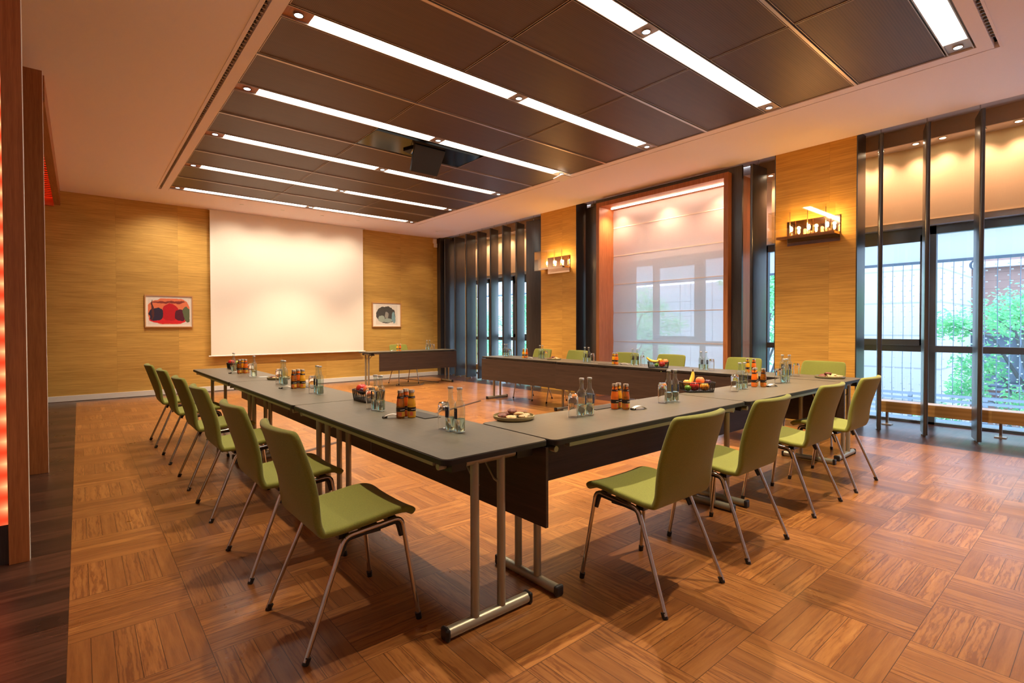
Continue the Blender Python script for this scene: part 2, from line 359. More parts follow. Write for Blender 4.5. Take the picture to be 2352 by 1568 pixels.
# ------------------------------------------------------------------ left side: posts, coral light, cove
t = thing('wood_pilaster', 'red-brown wood pilaster with coral LED strip beside it, at the left edge', 'pilaster', (0, 3.742, 0), 0, 'wood pilasters on the left wall')
B('post_board', 'oak', t, (-.296, -.216, 0, .05, 0, ZC-.003), bevel=.002)
B('lit_side_skin', 'white', t, (-.2158, -.2145, .001, .049, 0, ZC-.003))  # thin white skin paints the board's side face as lit
B('back_panel', 'dark_wood', t, (-.75, -.286, .03, .05, 0, ZC-.003))
B('led_panel', 'led_coral', t, (-.75, -.287, .022, .029, .21, ZC-.003))
t = thing('wood_pilaster', 'wide red-brown wood pilaster standing further back along the left wall', 'pilaster', (0, 5.935, 0), 0, 'wood pilasters on the left wall')
B('post_board', 'oak', t, (-.42, -.216, 0, .06, 0, 3.43), bevel=.002); B('lit_side_skin', 'white', t, (-.2158, -.2148, .001, .059, 0, 3.43))  # white skin again stands in for light on the side face
t = thing('ceiling_cove', 'red-lit wooden ceiling cove running along the left wall to the far corner', 'cove', (0, 0, 0))
B('fascia_board', 'oak_y', t, (-.295, -.216, 6.35, YF-.002, 3.30, ZC-.002)); B('end_board', 'coral', t, (-.42, -.296, 11.40, YF-.002, 3.27, 3.42))
bm = bmesh.new()
for k in range(26): box(bm, -.44, -.297, 7.9+k*.135, 7.98+k*.135, 3.40, 3.415)
obj('slatted_soffit', bm, 'coral', t)
B('cove_back', 'coral', t, (-.46, -.42, 8.0, YF-.002, 3.4, ZC-.002), (-.46, -.296, 7.9, 7.93, 3.4, ZC-.002))
B('led_line', emis('coral led line', (1, .16, .05), 5.0), t, (-.40, -.38, 8.0, YF-.1, ZC-.02, ZC-.005))
# ------------------------------------------------------------------ windows, pelmets, blinds
XG = 8.25
wn = struct(bpy.data.objects.new('window_1', None)); C.objects.link(wn)
mull = [-2.4, -1.4, -.4, .55, 1.54, 2.52, 3.6, 4.68, 5.63, 6.7, 7.7, 8.7, 9.7, 10.68, 11.46]
bm = bmesh.new()
for y in mull: box(bm, XG-.02, XG+.06, y-.035, y+.035, 0, 2.6)
box(bm, XG-.02, XG+.06, -2.6, YF, 2.40, 2.50); box(bm, XG-.03, XG+.06, -2.6, YF, .915, .995); box(bm, XG-.02, XG+.06, -2.6, YF, 0, .03)
obj('window_frame', bm, 'frame_blue', wn)
B('head_reveal', 'frame_lt', wn, (8.12, XG+.06, -2.6, YF, 2.505, 2.60)); B('upper_wall', 'white', wn, (8.3, 8.42, -2.6, YF, 2.6, 3.6))
for a, b in ((1.575, 2.485), (4.715, 5.595), (8.735, 9.665)):
    q = B('casement_sash', 'frame_blue', wn, (XG-.05, XG-.021, a, a+.085, .996, 2.399), (XG-.05, XG-.021, b-.085, b, .996, 2.399), (XG-.05, XG-.021, a, b, .996, 1.075), (XG-.05, XG-.021, a, b, 2.32, 2.399))
    B('window_handle', 'chrome', q, (XG-.075, XG-.062, a+.03, a+.045, 1.45, 1.62), (XG-.075, XG-.05, a+.025, a+.05, 1.44, 1.47))
bm = bmesh.new()
for a, b in zip(mull, mull[1:]):
    for z0, z1 in ((.03, .915), (.995, 2.40)):
        vs = [bm.verts.new(p) for p in ((XG+.02, a+.035, z0), (XG+.02, b-.035, z0), (XG+.02, b-.035, z1), (XG+.02, a+.035, z1))]; bm.faces.new(vs)
obj('window_pane', bm, 'pane', wn)
# dark reveal boards of the right-hand windows
B('trim_1', 'black', None, (7.5, 7.55, 2.09, 2.12, 0, 3.6))['kind'] = 'structure'
pm = struct(B('trim_2', simple('pelmet cloth', (.47, .34, .20), .8, var=.05), None, (7.62, 7.645, -2.6, 3.0, 3.432, 3.615), (7.62, 7.645, 3.02, 3.48, 3.432, 3.615), (7.62, 7.645, 6.2, 6.66, 3.432, 3.615), (7.62, 7.645, 7.62, YF, 3.432, 3.615)))
sc_ = struct(B('ceiling_slot', 'plaster_shaded', None, (7.645, 8.42, -2.6, YF, 3.5, 3.62)))
def downlights(ys, x=7.93, tx=8.13, e=9):
    for y in ys:
        t = thing('pelmet_downlight', 'small warm downlight above the window blind', 'downlight', (x, y, 3.5), 0, 'pelmet downlights over the window blinds')
        bm = bmesh.new(); lathe(bm, [(.03, -.008), (.001, -.008)], 14, (0, 0, 0), False, True); obj('lens', bm, 'led_em', t)
        bm = bmesh.new(); lathe(bm, [(.042, 0), (.042, -.006), (.031, -.010), (.031, 0)], 14, (0, 0, 0), False, False); obj('ring', bm, 'chrome', t)
        spot('downlight_lamp', (x, y, 3.48), (tx, y, 2.2), e*2.1, (1, .52, .36), 100, 1.0, .05)
downlights([-.1, .35, .75, 1.05, 1.40, 1.66, 2.02, 2.28]); downlights([3.1, 3.4, 6.35, 6.6], e=9); downlights([7.8, 8.25, 8.7, 9.15, 9.6, 10.05, 10.5, 10.95], e=9)
def roman(name, label, x, y0, y1, z0, z1, mat, seams, grp=None):
    t = thing(name, label, 'blind', (x, (y0+y1)/2, z0), 0, grp); w = (y1-y0)/2; h = z1-z0
    bm = bmesh.new(); n = 24; st = [0]; 
    zz = sorted([0, h]+[s-z0 for s in seams]); fine = []
    for a, b in zip(zz, zz[1:]):
        for k in range(6): fine.append((a+(b-a)*k/6, .012*math.sin(PI*k/6)))
    fine.append((h, 0)); vs = [[bm.verts.new((-o_+.002*math.sin(j*1.3), -w+2*w*j/n, z)) for j in range(n+1)] for z, o_ in fine]
    for a, b in zip(vs, vs[1:]):
        for j in range(n): bm.faces.new((a[j], a[j+1], b[j+1], b[j]))
    o = obj('blind_cloth', bm, mat, t, True)
    bm = bmesh.new()
    for s in [z0]+list(seams): box(bm, -.006, .002, -w, w, s-z0-.006, s-z0+.006)
    obj('hem_bar', bm, 'seam' if mat == 'sheer' else mat, t); return t
roman('roman_blind', 'raised beige roman blind in the right-hand window bay behind the slim black fins', 8.10, -2.5, 2.6, 2.575, 3.49, 'blind', ())
roman('roman_blind', 'raised beige roman blind behind the dark fin right of the framed window', 8.10, 2.62, 3.45, 2.575, 3.49, 'blind', ())
roman('roman_blind', 'raised beige roman blind left of the framed window behind a dark panel', 8.10, 6.2, 7.2, 2.575, 3.49, 'blind', ())
roman('roman_blind', 'raised beige roman blind behind the row of angled dark louvres in the far corner', 8.10, 7.22, YF-.05, 2.575, 3.49, 'blind', ())
roman('roman_blind', 'lowered sheer white roman blind inside the wooden window surround', 7.50, 3.705, 6.005, .06, 3.36, 'sheer', (.42, .977, 1.50, 2.015, 2.53, 3.04))
# window surround
t = thing('window_surround', 'tall black and red-oak picture frame surround around the centre window', 'window surround', (0, 0, 0))
B('dark_panel', 'dark_wood', t, (7.20, 7.24, 3.48, 3.632, 0, 3.53), (7.20, 7.24, 6.078, 6.17, 0, 3.53), (7.20, 7.24, 3.632, 6.078, 3.452, 3.53))
B('wood_frame', 'oak', t, (7.10, 7.53, 3.632, 3.70, 0, 3.45), (7.10, 7.53, 6.01, 6.078, 0, 3.45), (7.10, 7.53, 3.70, 6.01, 3.375, 3.45), bevel=.002)
B('side_lining', 'oak', t, (7.53, 8.2, 3.66, 3.70, 0, 3.5), (7.53, 8.2, 6.01, 6.05, 0, 3.5))
B('light_slot', emis('surround slot light', (1, .64, .46), 20.0), t, (7.37, 7.40, 3.75, 5.96, 3.364, 3.373))
for y in (3.9, 4.85, 5.8): spot('slot_lamp', (7.24, y, 3.36), (7.47, y, 1.8), 48, (1, .55, .34), 120, 1.0, .03)
# louvres
def louvre(x, y, deg, label, w=.38, z1=3.50):
    t = thing('vertical_louvre', label, 'louvre', (x, y, 0), math.radians(deg), 'pivoting dark wood window louvres')
    bm = bmesh.new(); n = 8; pts = []
    for k in range(n+1): a = PI/2+PI*k/n; pts.append((-w/2+.02+.02*math.cos(a), .021*math.sin(a)))
    for k in range(n+1): a = -PI/2+PI*k/n; pts.append((w/2-.02+.02*math.cos(a), .021*math.sin(a)))
    prism(bm, pts, .025, z1); obj('louvre_board', bm, 'dark_wood', t, True)
    bm = bmesh.new(); tube(bm, [(0, 0, z1), (0, 0, 3.612)], .006, 8); obj('pivot_rod', bm, 'chrome', t)
    bm = bmesh.new(); lathe(bm, [(.028, 0), (.028, .008), (.01, .012), (.01, .026)], 12); obj('floor_pivot', bm, 'chrome', t)
lab = ['leftmost', 'second', 'third', 'fourth', 'fifth', 'sixth', 'seventh']
for i, (y, dg) in enumerate(((11.24, -4), (10.77, 6), (10.28, 10), (9.80, 14), (9.31, 20), (8.865, 18), (8.408, 17))):
    ca, sa = math.cos(math.radians(dg)), math.sin(math.radians(dg))
    louvre(7.2+.17*ca, y+.17*sa, dg, 'angled dark wood louvre, %s from the left in the far corner window' % (lab[i] if i else 'first'), .34)
louvre(7.395, 8.05, 105, 'broad dark wood louvre turned flat, left beside the smaller amber pillar', .38)
louvre(7.42, 6.42, 85, 'dark wood louvre turned flat between smaller amber pillar and window surround', .40)
louvre(7.36, 3.32, -4, 'dark wood louvre edge-on between window surround and larger amber pillar', .40)
for y, n in ((1.829, 'first'), (1.393, 'second'), (.944, 'third')): louvre(7.2+.17*.961, y+.17*.276, 16, 'slim black edge-on louvre, %s to the right of the larger amber pillar' % n, .34)
# radiators
def radiator(y0, y1, label):
    t = thing('convector_radiator', label, 'radiator', (7.82, y0, 0), 0, 'low bronze convectors')
    L = y1-y0
    bm = bmesh.new(); poly = rrect(-.11, .11, 0, L, .10, 8); prism(bm, poly, .17, .30); obj('casing', bm, 'radiator', t, True)
    bm = bmesh.new(); prism(bm, rrect(-.10, .10, .01, L-.01, .09, 8), .30, .306); obj('top_grille', bm, 'frame_lt', t)
    k = .35
    while k < L:
        bm = bmesh.new(); box(bm, -.02, .02, k-.012, k+.012, .012, .17); box(bm, -.05, .05, k-.05, k+.05, 0, .012); obj('foot', bm, 'taupe', t); k += 1.05
radiator(-1.6, 2.02, 'low curved bronze convector on small feet under the right-hand window')
radiator(7.9, 11.0, 'low bronze convector behind the angled louvres in the far corner')
# ------------------------------------------------------------------ far wall things
t = thing('projection_screen', 'large white pulled-down projection screen on the amber far wall', 'projection screen', (3.52, 11.41, .69))
B('screen_cloth', 'screen', t, (-1.56, 1.56, 0, .004, .0, ZC-.69-.004)); bm = bmesh.new(); tube(bm, [(-1.60, .002, 0), (1.60, .002, 0)], .014, 10); obj('bottom_bar', bm, 'white', t, True)
B('screen_housing', 'white', t, (-1.60, 1.60, -.03, .05, ZC-.69-.012, ZC-.69-.002))
for x in (1.268, 2.35, 3.08, 3.85, 4.62): spot('wall_washer', (x, 10.62, ZC-.01), (x, YF, 1.7), 40 if x < 2 else 27, (1, .80, .58), 112, .9, .05)
for x in (5.59, 6.6): spot('wall_washer', (x, 10.6, ZC-.01), (x, YF, 1.9), 14, (1, .72, .42), 60, .8, .05)
bm = bmesh.new()
for x in (2.35, 3.08, 3.85, 4.62, 6.6): lathe(bm, [(.035, ZC-.004), (.035, ZC), ], 14, (x, 10.62, 0)); 
obj('downlight_rim', bm, 'white', cl)
def art_mat(name, kind):
    t = NT(name); v = t.coord(); x, y, z = t.xyz(v)[:3]
    wob = t.n('VectorMath', {0: v, 1: t.n('VectorMath', {0: t.noise(t.map(v, (7, 7, 7)), 1, 2, o=1), 'Scale': .10}, operation='SCALE').outputs[0]}, operation='ADD').outputs[0]
    X, Y, Z = t.xyz(wob)[:3]
    def ell(cx, cz, rx, rz):
        a = t.math('DIVIDE', t.math('SUBTRACT', X, cx+.05), rx); b = t.math('DIVIDE', t.math('SUBTRACT', Z, cz+.05), rz)
        return t.math('LESS_THAN', t.math('ADD', t.math('MULTIPLY', a, a), t.math('MULTIPLY', b, b)), 1.0)
    n = t.noise(t.map(v, (30, 30, 30)), 1, 4)
    if kind == 'red':
        c = t.mix(ell(0, 0, .36, .26), (.82, .78, .72), (.80, .22, .10)); c = t.mix(ell(.0, -.14, .30, .10), c, (.75, .02, .03))
        c = t.mix(ell(.02, -.02, .14, .16), c, (.55, .01, .02)); c = t.mix(ell(-.2, -.06, .11, .12), c, (.03, .02, .05)); c = t.mix(ell(.18, -.07, .09, .11), c, (.10, .01, .03))
        c = t.mix(ell(.28, -.05, .05, .15), c, (.12, .16, .08)); c = t.mix(ell(.0, .17, .25, .025), c, (.25, .04, .03)); c = t.mix(ell(-.26, .02, .015, .2), c, (.1, .03, .03))
    else:
        c = t.mix(ell(-.02, 0, .26, .21), (.78, .74, .66), (.07, .07, .065)); c = t.mix(ell(-.14, -.10, .10, .09), c, (.35, .42, .36)); c = t.mix(ell(.02, -.13, .12, .06), c, (.32, .40, .36))
        c = t.mix(ell(.0, .0, .05, .07), c, (.30, .30, .27)); c = t.mix(ell(.18, -.06, .05, .14), c, (.20, .36, .42))
    c = t.mix(t.math('MULTIPLY', n, .4), c, t.mix(1.0, c, (.5, .45, .5), 'MULTIPLY'))
    return t.end(c, .4)
def picture(cx, cz, w, h, kind, label, fr):
    t = thing('framed_picture', label, 'picture', (cx, YF, cz), 0)
    a, b = w/2, h/2
    B('picture_frame', fr, t, (-a, a, -.035, 0, b-.018, b), (-a, a, -.035, 0, -b, -b+.018), (-a, -a+.018, -.035, 0, -b+.018, b-.018), (a-.018, a, -.035, 0, -b+.018, b-.018))
    B('mat_board', 'white', t, (-a+.018, a-.018, -.018, 0, -b+.018, b-.018))
    k = .86 if kind == 'red' else .74
    B('print', art_mat('abstract print '+kind, kind), t, (-a*k, a*k, -.020, -.0185, -b*.80, b*.80))
M['lt_oak'] = wood('light oak frame', (.45, .22, .08), (.6, .32, .13), 0, .4)
picture(1.292, 1.552, .755, .60, 'red', 'framed abstract print in red and orange, left of the projection screen', 'lt_oak')
picture(5.705, 1.548, .757, .59, 'grey', 'framed abstract print in black and pale blue, right of the projection screen', 'lt_oak')
t = thing('wall_sensor', 'small white sensor box high in the far right corner of the amber wall', 'sensor', (7.06, YF, 3.33))
B('sensor_body', 'white', t, (-.05, .03, -.07, 0, .08, .20), bevel=.006); B('sensor_bracket', 'white', t, (-.02, .06, -.05, 0, -.02, .079), bevel=.004)
# projector lift
t = thing('projector_lift', 'black projector lift panel hanging below the ceiling between the light strips', 'projector lift', (0, 0, 0))
B('hatch_panel', 'gloss_black', t, (2.684, 4.196, 5.645, 6.19, ZC+.004, ZC+.03))
bm = bmesh.new(); A = [(3.25, 5.73, 3.54), (3.70, 5.73, 3.54), (3.705, 5.95, 3.266), (3.31, 5.95, 3.266)]; nn = Vector((0, .035, .028))
f = [bm.verts.new(p) for p in A]; g = [bm.verts.new(Vector(p)+nn) for p in A]
bm.faces.new(f); bm.faces.new(g[::-1])
for i in range(4): bm.faces.new((f[i], g[i], g[(i+1) % 4], f[(i+1) % 4]))
obj('lift_panel', bm, 'black', t, bevel=.004)
bm = bmesh.new(); tube(bm, [(3.27, 5.75, 3.54), (3.33, 5.98, 3.50), (3.29, 5.84, 3.42)], .008); tube(bm, [(3.66, 5.75, 3.54), (3.68, 5.98, 3.50), (3.69, 5.85, 3.42)], .008); obj('lift_arm', bm, 'chrome', t)
bm = bmesh.new(); prism(bm, [(3.24, 6.02), (3.30, 5.80), (3.42, 6.08)], ZC-.02, ZC+.003); obj('lift_bracket', bm, 'black', t)
t = thing('ceiling_panel_flap', 'small silver triangular flap hanging open at the right end of a light strip', 'flap', (5.62, 5.46, ZC))
bm = bmesh.new(); prism(bm, rrect(-.13, .09, -.10, .10, .03), -.06, -.052)
for v in bm.verts: v.co.z += .25*(v.co.x-.09)*0+.3*(v.co.y)*-1*.4
obj('flap_plate', bm, 'white', t); B('flap_hinge', 'chrome', t, (.0, .02, .06, .10, -.06, -.001))
# ------------------------------------------------------------------ sconces
def sconce(y0, y1, label):
    L = y1-y0; t = thing('wall_sconce', label, 'wall lamp', (7.199, y0, 2.30), 0, 'glass box wall lamps')
    B('back_plate', 'mirror', t, (-.012, 0, 0, L, 0, .32), bevel=.002)
    B('shelf', 'mirror', t, (-.21, -.012, .0, L+.06, .075, .105), bevel=.002)
    bm = bmesh.new()
    for q in ((-.24, -.012, -.02, L+.15, .43, .436), (-.24, -.234, -.02, L+.15, .06, .43), (-.234, -.012, L+.144, L+.15, .06, .43)): box(bm, *q)
    obj('glass_box', bm, 'acrylic', t)
    for k in range(3):
        y = .10+k*(L-.2)/2
        bm = bmesh.new(); lathe(bm, [(.012, .105), (.012, .16), (.009, .165)], 10, (-.13, y, 0)); b = obj('bulb_holder', bm, 'brass', t, True)
        bm = bmesh.new(); ball(bm, (-.13, y, .20), .017, 10, 8, (1, 1, 2.0)); obj('bulb', bm, 'bulb', b, True)
        bm = bmesh.new(); tube(bm, [(-.10, y+.03, .105), (-.10, y+.03, .43)], .005, 6); obj('support_rod', bm, 'brass', t)
        bm = bmesh.new(); tube(bm, [(-.20, y-.05, .115), (-.14, y-.02, .115)], .009, 8); obj('clamp_pin', bm, 'brass', t)
        l = bpy.data.lights.new('bulb_lamp', 'POINT'); l.energy = 2.6; l.color = (1, .58, .24); l.shadow_soft_size = .02
        o = bpy.data.objects.new('bulb_lamp', l); C.objects.link(o); o.location = (7.199-.13, y0+y, 2.30+.245)
sconce(2.246, 2.866, 'glass box wall lamp with three glowing bulbs on the larger amber pillar')
sconce(6.81, 7.41, 'glass box wall lamp with three glowing bulbs on the smaller amber pillar')
# ------------------------------------------------------------------ tables
def table(L, label, loc, rz, group='folding conference tables', pan=(0, None)):
    """local: x 0..L along the length, y 0..W from the sitter's edge to the inner edge"""
    t = thing('conference_table', label, 'table', loc, rz, group); Wd = .55
    bm = bmesh.new(); prism(bm, rrect(.004, L-.004, .004, Wd-.004, .03), .7325, .74); obj('tabletop', bm, 'laminate', t)
    bm = bmesh.new(); prism(bm, rrect(0, L, 0, Wd, .034), .716, .7365); e = obj('edge_band', bm, 'edge', t, True)
    p1 = pan[1] or L
    B('modesty_panel', 'modesty', t, (pan[0]+.005, p1-.005, Wd-.018, Wd-.002, .345, .705), bevel=.001)
    B('side_rail', 'frame', t, (.12, L-.12, .020, .050, .692, .711)); B('side_rail', 'frame', t, (.12, L-.12, Wd-.07, Wd-.045, .692, .711))
    for s, x in ((1, .078), (-1, L-.078)):
        bm = bmesh.new(); tube(bm, [(x, .06, .026), (x, .48, .026)], .024, 12); f = obj('foot_bar', bm, 'frame', t, True)
        for y0, y1 in ((.04, .062), (.478, .50)): B('end_cap', 'blackp', f, (x-.0255, x+.0255, y0, y1, .0, .051), bevel=.009)
        for y in (.195, .335):
            bm = bmesh.new(); tube(bm, [(x, y, .045), (x, y, .69)], .0185, 12); obj('leg', bm, 'frame', t, True)
        bm = bmesh.new(); tube(bm, [(x, .145, .693), (x, .405, .693)], .0175, 12); obj('top_rail', bm, 'frame', t, True)
        bm = bmesh.new(); tube(bm, [(x, .215, .585), (x+s*.02, .215, .59), (x+s*.12, .215, .69)], .006, 6); tube(bm, [(x, .315, .585), (x+s*.02, .315, .59), (x+s*.12, .315, .69)], .006, 6); obj('fold_brace', bm, 'frame', t, True)
        B('corner_block', 'blackp', t, (x-.055, x+.02, .07, .14, .668, .711), (x-.055, x+.02, .41, .50, .668, .711))
        bm = bmesh.new(); tube(bm, [(x-.03, .035, .688), (x-.03, .075, .688)], .014, 10); obj('linking_knob', bm, 'frame', t, True)
    return t
def tabL(y0, y1, lab): return table(y1-y0, lab, (1.595, y0, 0), PI/2) 
# left row: sitter edge at x=1.045 (inner edge 1.595) -> mirror by rotation -90 about far end
for i, (y0, y1) in enumerate(((1.637, 3.435), (3.439, 5.292), (5.296, 7.25))):
    table(y1-y0, ('dark conference table at the front corner of the left row', 'middle dark conference table of the left row', 'dark conference table at the far end of the left row, before the screen')[i], (1.047, y1, 0), -PI/2)
for i, (x0, x1, y) in enumerate(((1.602, 3.412, 1.612), (3.416, 5.25, 1.595))):
    table(x1-x0, ('dark conference table in front, left one of the near cross row', 'dark conference table in front, right one of the near cross row')[i], (x0, y, 0), 0)
for i, (x, y0, y1) in enumerate(((5.822, 1.60, 3.45), (5.838, 3.454, 5.30), (5.866, 5.304, 7.13))):
    table(y1-y0, ('dark conference table at the near end of the window row', 'middle dark conference table of the window row', 'dark conference table at the far end of the window row')[i], (x, y0, 0), PI/2)
table(2.10, 'separate dark presenter table by itself at the far right near the screen', (6.55, 10.27, 0), PI, pan=(0, 1.89))
# ------------------------------------------------------------------ chairs (face +x; rear feet at x=0)
def chair_shell():
    prof = [(-.062, .868), (-.052, .840), (-.022, .745), (.008, .65), (.038, .555), (.060, .492), (.0735, .462), (.0765, .455), (.0815, .4505), (.089, .4485), (.11, .4475), (.15, .4475), (.20, .449), (.28, .455), (.36, .467), (.42, .469), (.456, .460), (.478, .444), (.486, .430)]
    bm = bmesh.new(); n = 12; G = []
    P = [Vector((x, 0, z)) for x, z in prof]
    for i, p in enumerate(P):
        d = (P[min(i+1, len(P)-1)]-P[max(i-1, 0)]).normalized(); nrm = Vector((-d.z, 0, d.x))  # towards sitter / up
        if nrm.x*0+nrm.z < 0 and i > 8: nrm = -nrm
        s = i/(len(P)-1)
        hw = .222 if s > .45 else .225
        if i == 0: hw -= .030
        if i == 1: hw -= .006
        if i == len(P)-1: hw -= .035
        if i == len(P)-2: hw -= .012
        row = []
        for j in range(n+1):
            u = -1+2*j/n; u = math.copysign(1-(1-abs(u))**1.15, u)
            wing = .042*(u*u) if p.z > .50 else .016*(u*u)*max(0, (s-.5))*0
            q = Vector((p.x, u*hw, p.z))
            if p.z > .47: q += Vector((wing*min(1, (p.z-.45)/.2), 0, 0))
            if i == 0: q.z += -.010+.016*u*u*0
            if p.z < .475 and i > 11: q.z += .006*abs(u)**3-.004*(1-u*u)
            row.append(bm.verts.new(q))
        G.append(row)
    for a, b in zip(G, G[1:]):
        for j in range(n): bm.faces.new((a[j], a[j+1], b[j+1], b[j]))
    bmesh.ops.recalc_face_normals(bm, faces=bm.faces[:])
    # make normals point to the sitter side
    f = bm.faces[0]
    me = bpy.data.meshes.new('seat_shell'); bm.to_mesh(me); bm.free()
    o = bpy.data.objects.new('tmp', me); C.objects.link(o)
    s = o.modifiers.new('s', 'SOLIDIFY'); s.thickness = .031; s.offset = 0
    b = o.modifiers.new('v', 'SUBSURF'); b.levels = 2; b.render_levels = 2
    dg = bpy.context.evaluated_depsgraph_get(); me2 = bpy.data.meshes.new_from_object(o.evaluated_get(dg)); bpy.data.objects.remove(o)
    me2.name = 'seat_shell'; me2.materials.clear(); me2.materials.append(M['green'])
    me2.polygons.foreach_set('use_smooth', [True]*len(me2.polygons)); return me2
def fillet(pts, r=.035, n=4):
    out = [Vector(pts[0])]
    for a, b, c in zip(pts, pts[1:], pts[2:]):
        a, b, c = Vector(a), Vector(b), Vector(c); d1 = (a-b).normalized(); d2 = (c-b).normalized()
        p, q = b+d1*r, b+d2*r
        for k in range(n+1): u = k/n; out.append((1-u)**2*p+2*u*(1-u)*b+u*u*q)
    out.append(Vector(pts[-1])); return out
def make_chair(label):
    t = thing('stacking_chair', label, 'chair')
    me = chair_shell(); o = bpy.data.objects.new('seat_shell', me); C.objects.link(o); o.parent = t
    for s in (-1, 1):
        y0, y1 = s*.243, s*.205
        R0 = (0, y0, .012); R1 = (.165, y1, .418); F1 = (.415, y1, .440); F0 = (.475, y0, .012)
        pts = fillet([R0, R1, F1, F0])
        for nm, seg in (('leg', pts[:4]), ('side_rail', pts[3:-3]), ('leg', pts[-4:])):
            bm = bmesh.new(); tube(bm, seg, .0097, 10); lg = obj(nm, bm, 'chrome', t, True)
            if nm == 'leg':
                fx, fy = (0, y0) if seg[0].z < .1 else (.475, y0); d = (seg[1]-seg[0]).normalized() if seg[0].z < .1 else (seg[-2]-seg[-1]).normalized()
                b0 = Vector((fx, fy, .0)); bm = bmesh.new(); tube(bm, [b0, b0+d*.028], [.0125, .0135], 10); obj('glide', bm, 'blackp', lg, True)
        bm = bmesh.new()
        tube(bm, fillet([(.150, s*.203, .350), (.178, s*.196, .407), (.400, s*.196, .426), (.414, s*.205, .362)], .02), .011, 8); obj('rail_insert', bm, 'blackp', t, True)
    bm = bmesh.new(); box(bm, .15, .19, -.19, .19, .408, .426); box(bm, .36, .40, -.19, .19, .424, .442); box(bm, .24, .32, -.205, -.16, .405, .43); box(bm, .24, .32, .16, .205, .405, .43); obj('cross_bar', bm, 'blackp', t)
    return t
proto = None; ci = 0
def chair(x, y, rz, label, group):
    global proto
    if proto is None:
        proto = make_chair(label); proto.location = (x, y, 0); proto.rotation_euler = (0, 0, rz); proto['group'] = group
    else: dup(proto, (x, y, 0), rz, label, group)
for i, (x, y) in enumerate(((.621, 2.164), (.619, 2.955), (.625, 3.966), (.622, 4.811), (.614, 5.79), (.592, 6.683))):
    chair(x, y, 0, 'green upholstered chair on the left row, %s' % ('the one nearest the camera' if i == 0 else ORD[i]+' from the camera end'), 'chairs along the left tables')
for i, (x, y) in enumerate(((2.133, 1.235), (2.909, 1.244), (3.877, 1.268), (4.660, 1.258))):
    chair(x, y, PI/2, 'green upholstered chair seen from behind at the near row, %s from the left' % ORD[i], 'chairs along the near cross tables')
for i, y in enumerate((2.115, 3.00, 4.02, 4.78, 5.77, 6.60)):
    chair(6.27, y, PI, 'green upholstered chair behind the window tables, %s from the right' % ORD[i], 'chairs along the window tables')
chair(5.50, 10.50, -PI/2, 'lone green upholstered chair behind the presenter table', 'presenter chair')
# ------------------------------------------------------------------ things on the tables
ZT = .7402
def make_bottle():
    t = thing('water_bottle', '', 'bottle')
    pr = [(.020, .0005), (.0255, .004), (.0265, .010), (.0265, .120), (.0255, .130), (.0215, .142), (.0155, .150), (.0122, .158), (.0115, .185), (.0115, .198), (.0125, .200), (.0125, .205)]
    bm = bmesh.new(); lathe(bm, pr, 24, cap1=False); obj('glass_body', bm, 'clear', t, True)
    bm = bmesh.new(); lathe(bm, [(.0225, .0085), (.0245, .012), (.0245, .066)], 24); obj('water', bm, 'bottle', t, True)
    bm = bmesh.new(); lathe(bm, [(.0135, .2045), (.0140, .207), (.0140, .213), (.0125, .215)], 18); obj('cap', bm, 'cap', t, True)
    bm = bmesh.new(); n = 6; vs = []
    for k in range(n+1):
        a = math.radians(-30+60*k/n); vs.append([bm.verts.new((.0269*math.cos(a), .0269*math.sin(a), z)) for z in (.068, .118)])
    for a, b in zip(vs, vs[1:]): bm.faces.new((a[0], b[0], b[1], a[1]))
    l = obj('label', bm, 'navy', t)
    bm = bmesh.new(); a = 0.0
    for k in range(10):
        q0, q1 = 2*PI*k/10, 2*PI*(k+1)/10; c = Vector((math.cos(a), math.sin(a), 0)); s_ = Vector((-math.sin(a), math.cos(a), 0))
        pp = [c*.0273+s_*(r*math.cos(q))+Vector((0, 0, .105+r*math.sin(q))) for r, q in ((.003, q0), (.003, q1), (.0022, q1), (.0022, q0))]
        bm.faces.new([bm.verts.new(p) for p in pp])
    obj('label_ring_mark', bm, 'label_w', l); return t
def make_glass():
    t = thing('tumbler', '', 'glass')
    bm = bmesh.new(); lathe(bm, [(.0250, 0), (.0268, .0004), (.0285, .06), (.0290, .100), (.0275, .120), (.0230, .132), (.004, .133)], 24, cap0=False)
    lathe(bm, [(.0250, 0), (.0268, .06), (.0270, .098), (.0235, .112), (.004, .114)], 24, cap0=False); bmesh.ops.remove_doubles(bm, verts=bm.verts[:], dist=.00005)
    obj('glass_wall', bm, 'tumbler', t, True); return t
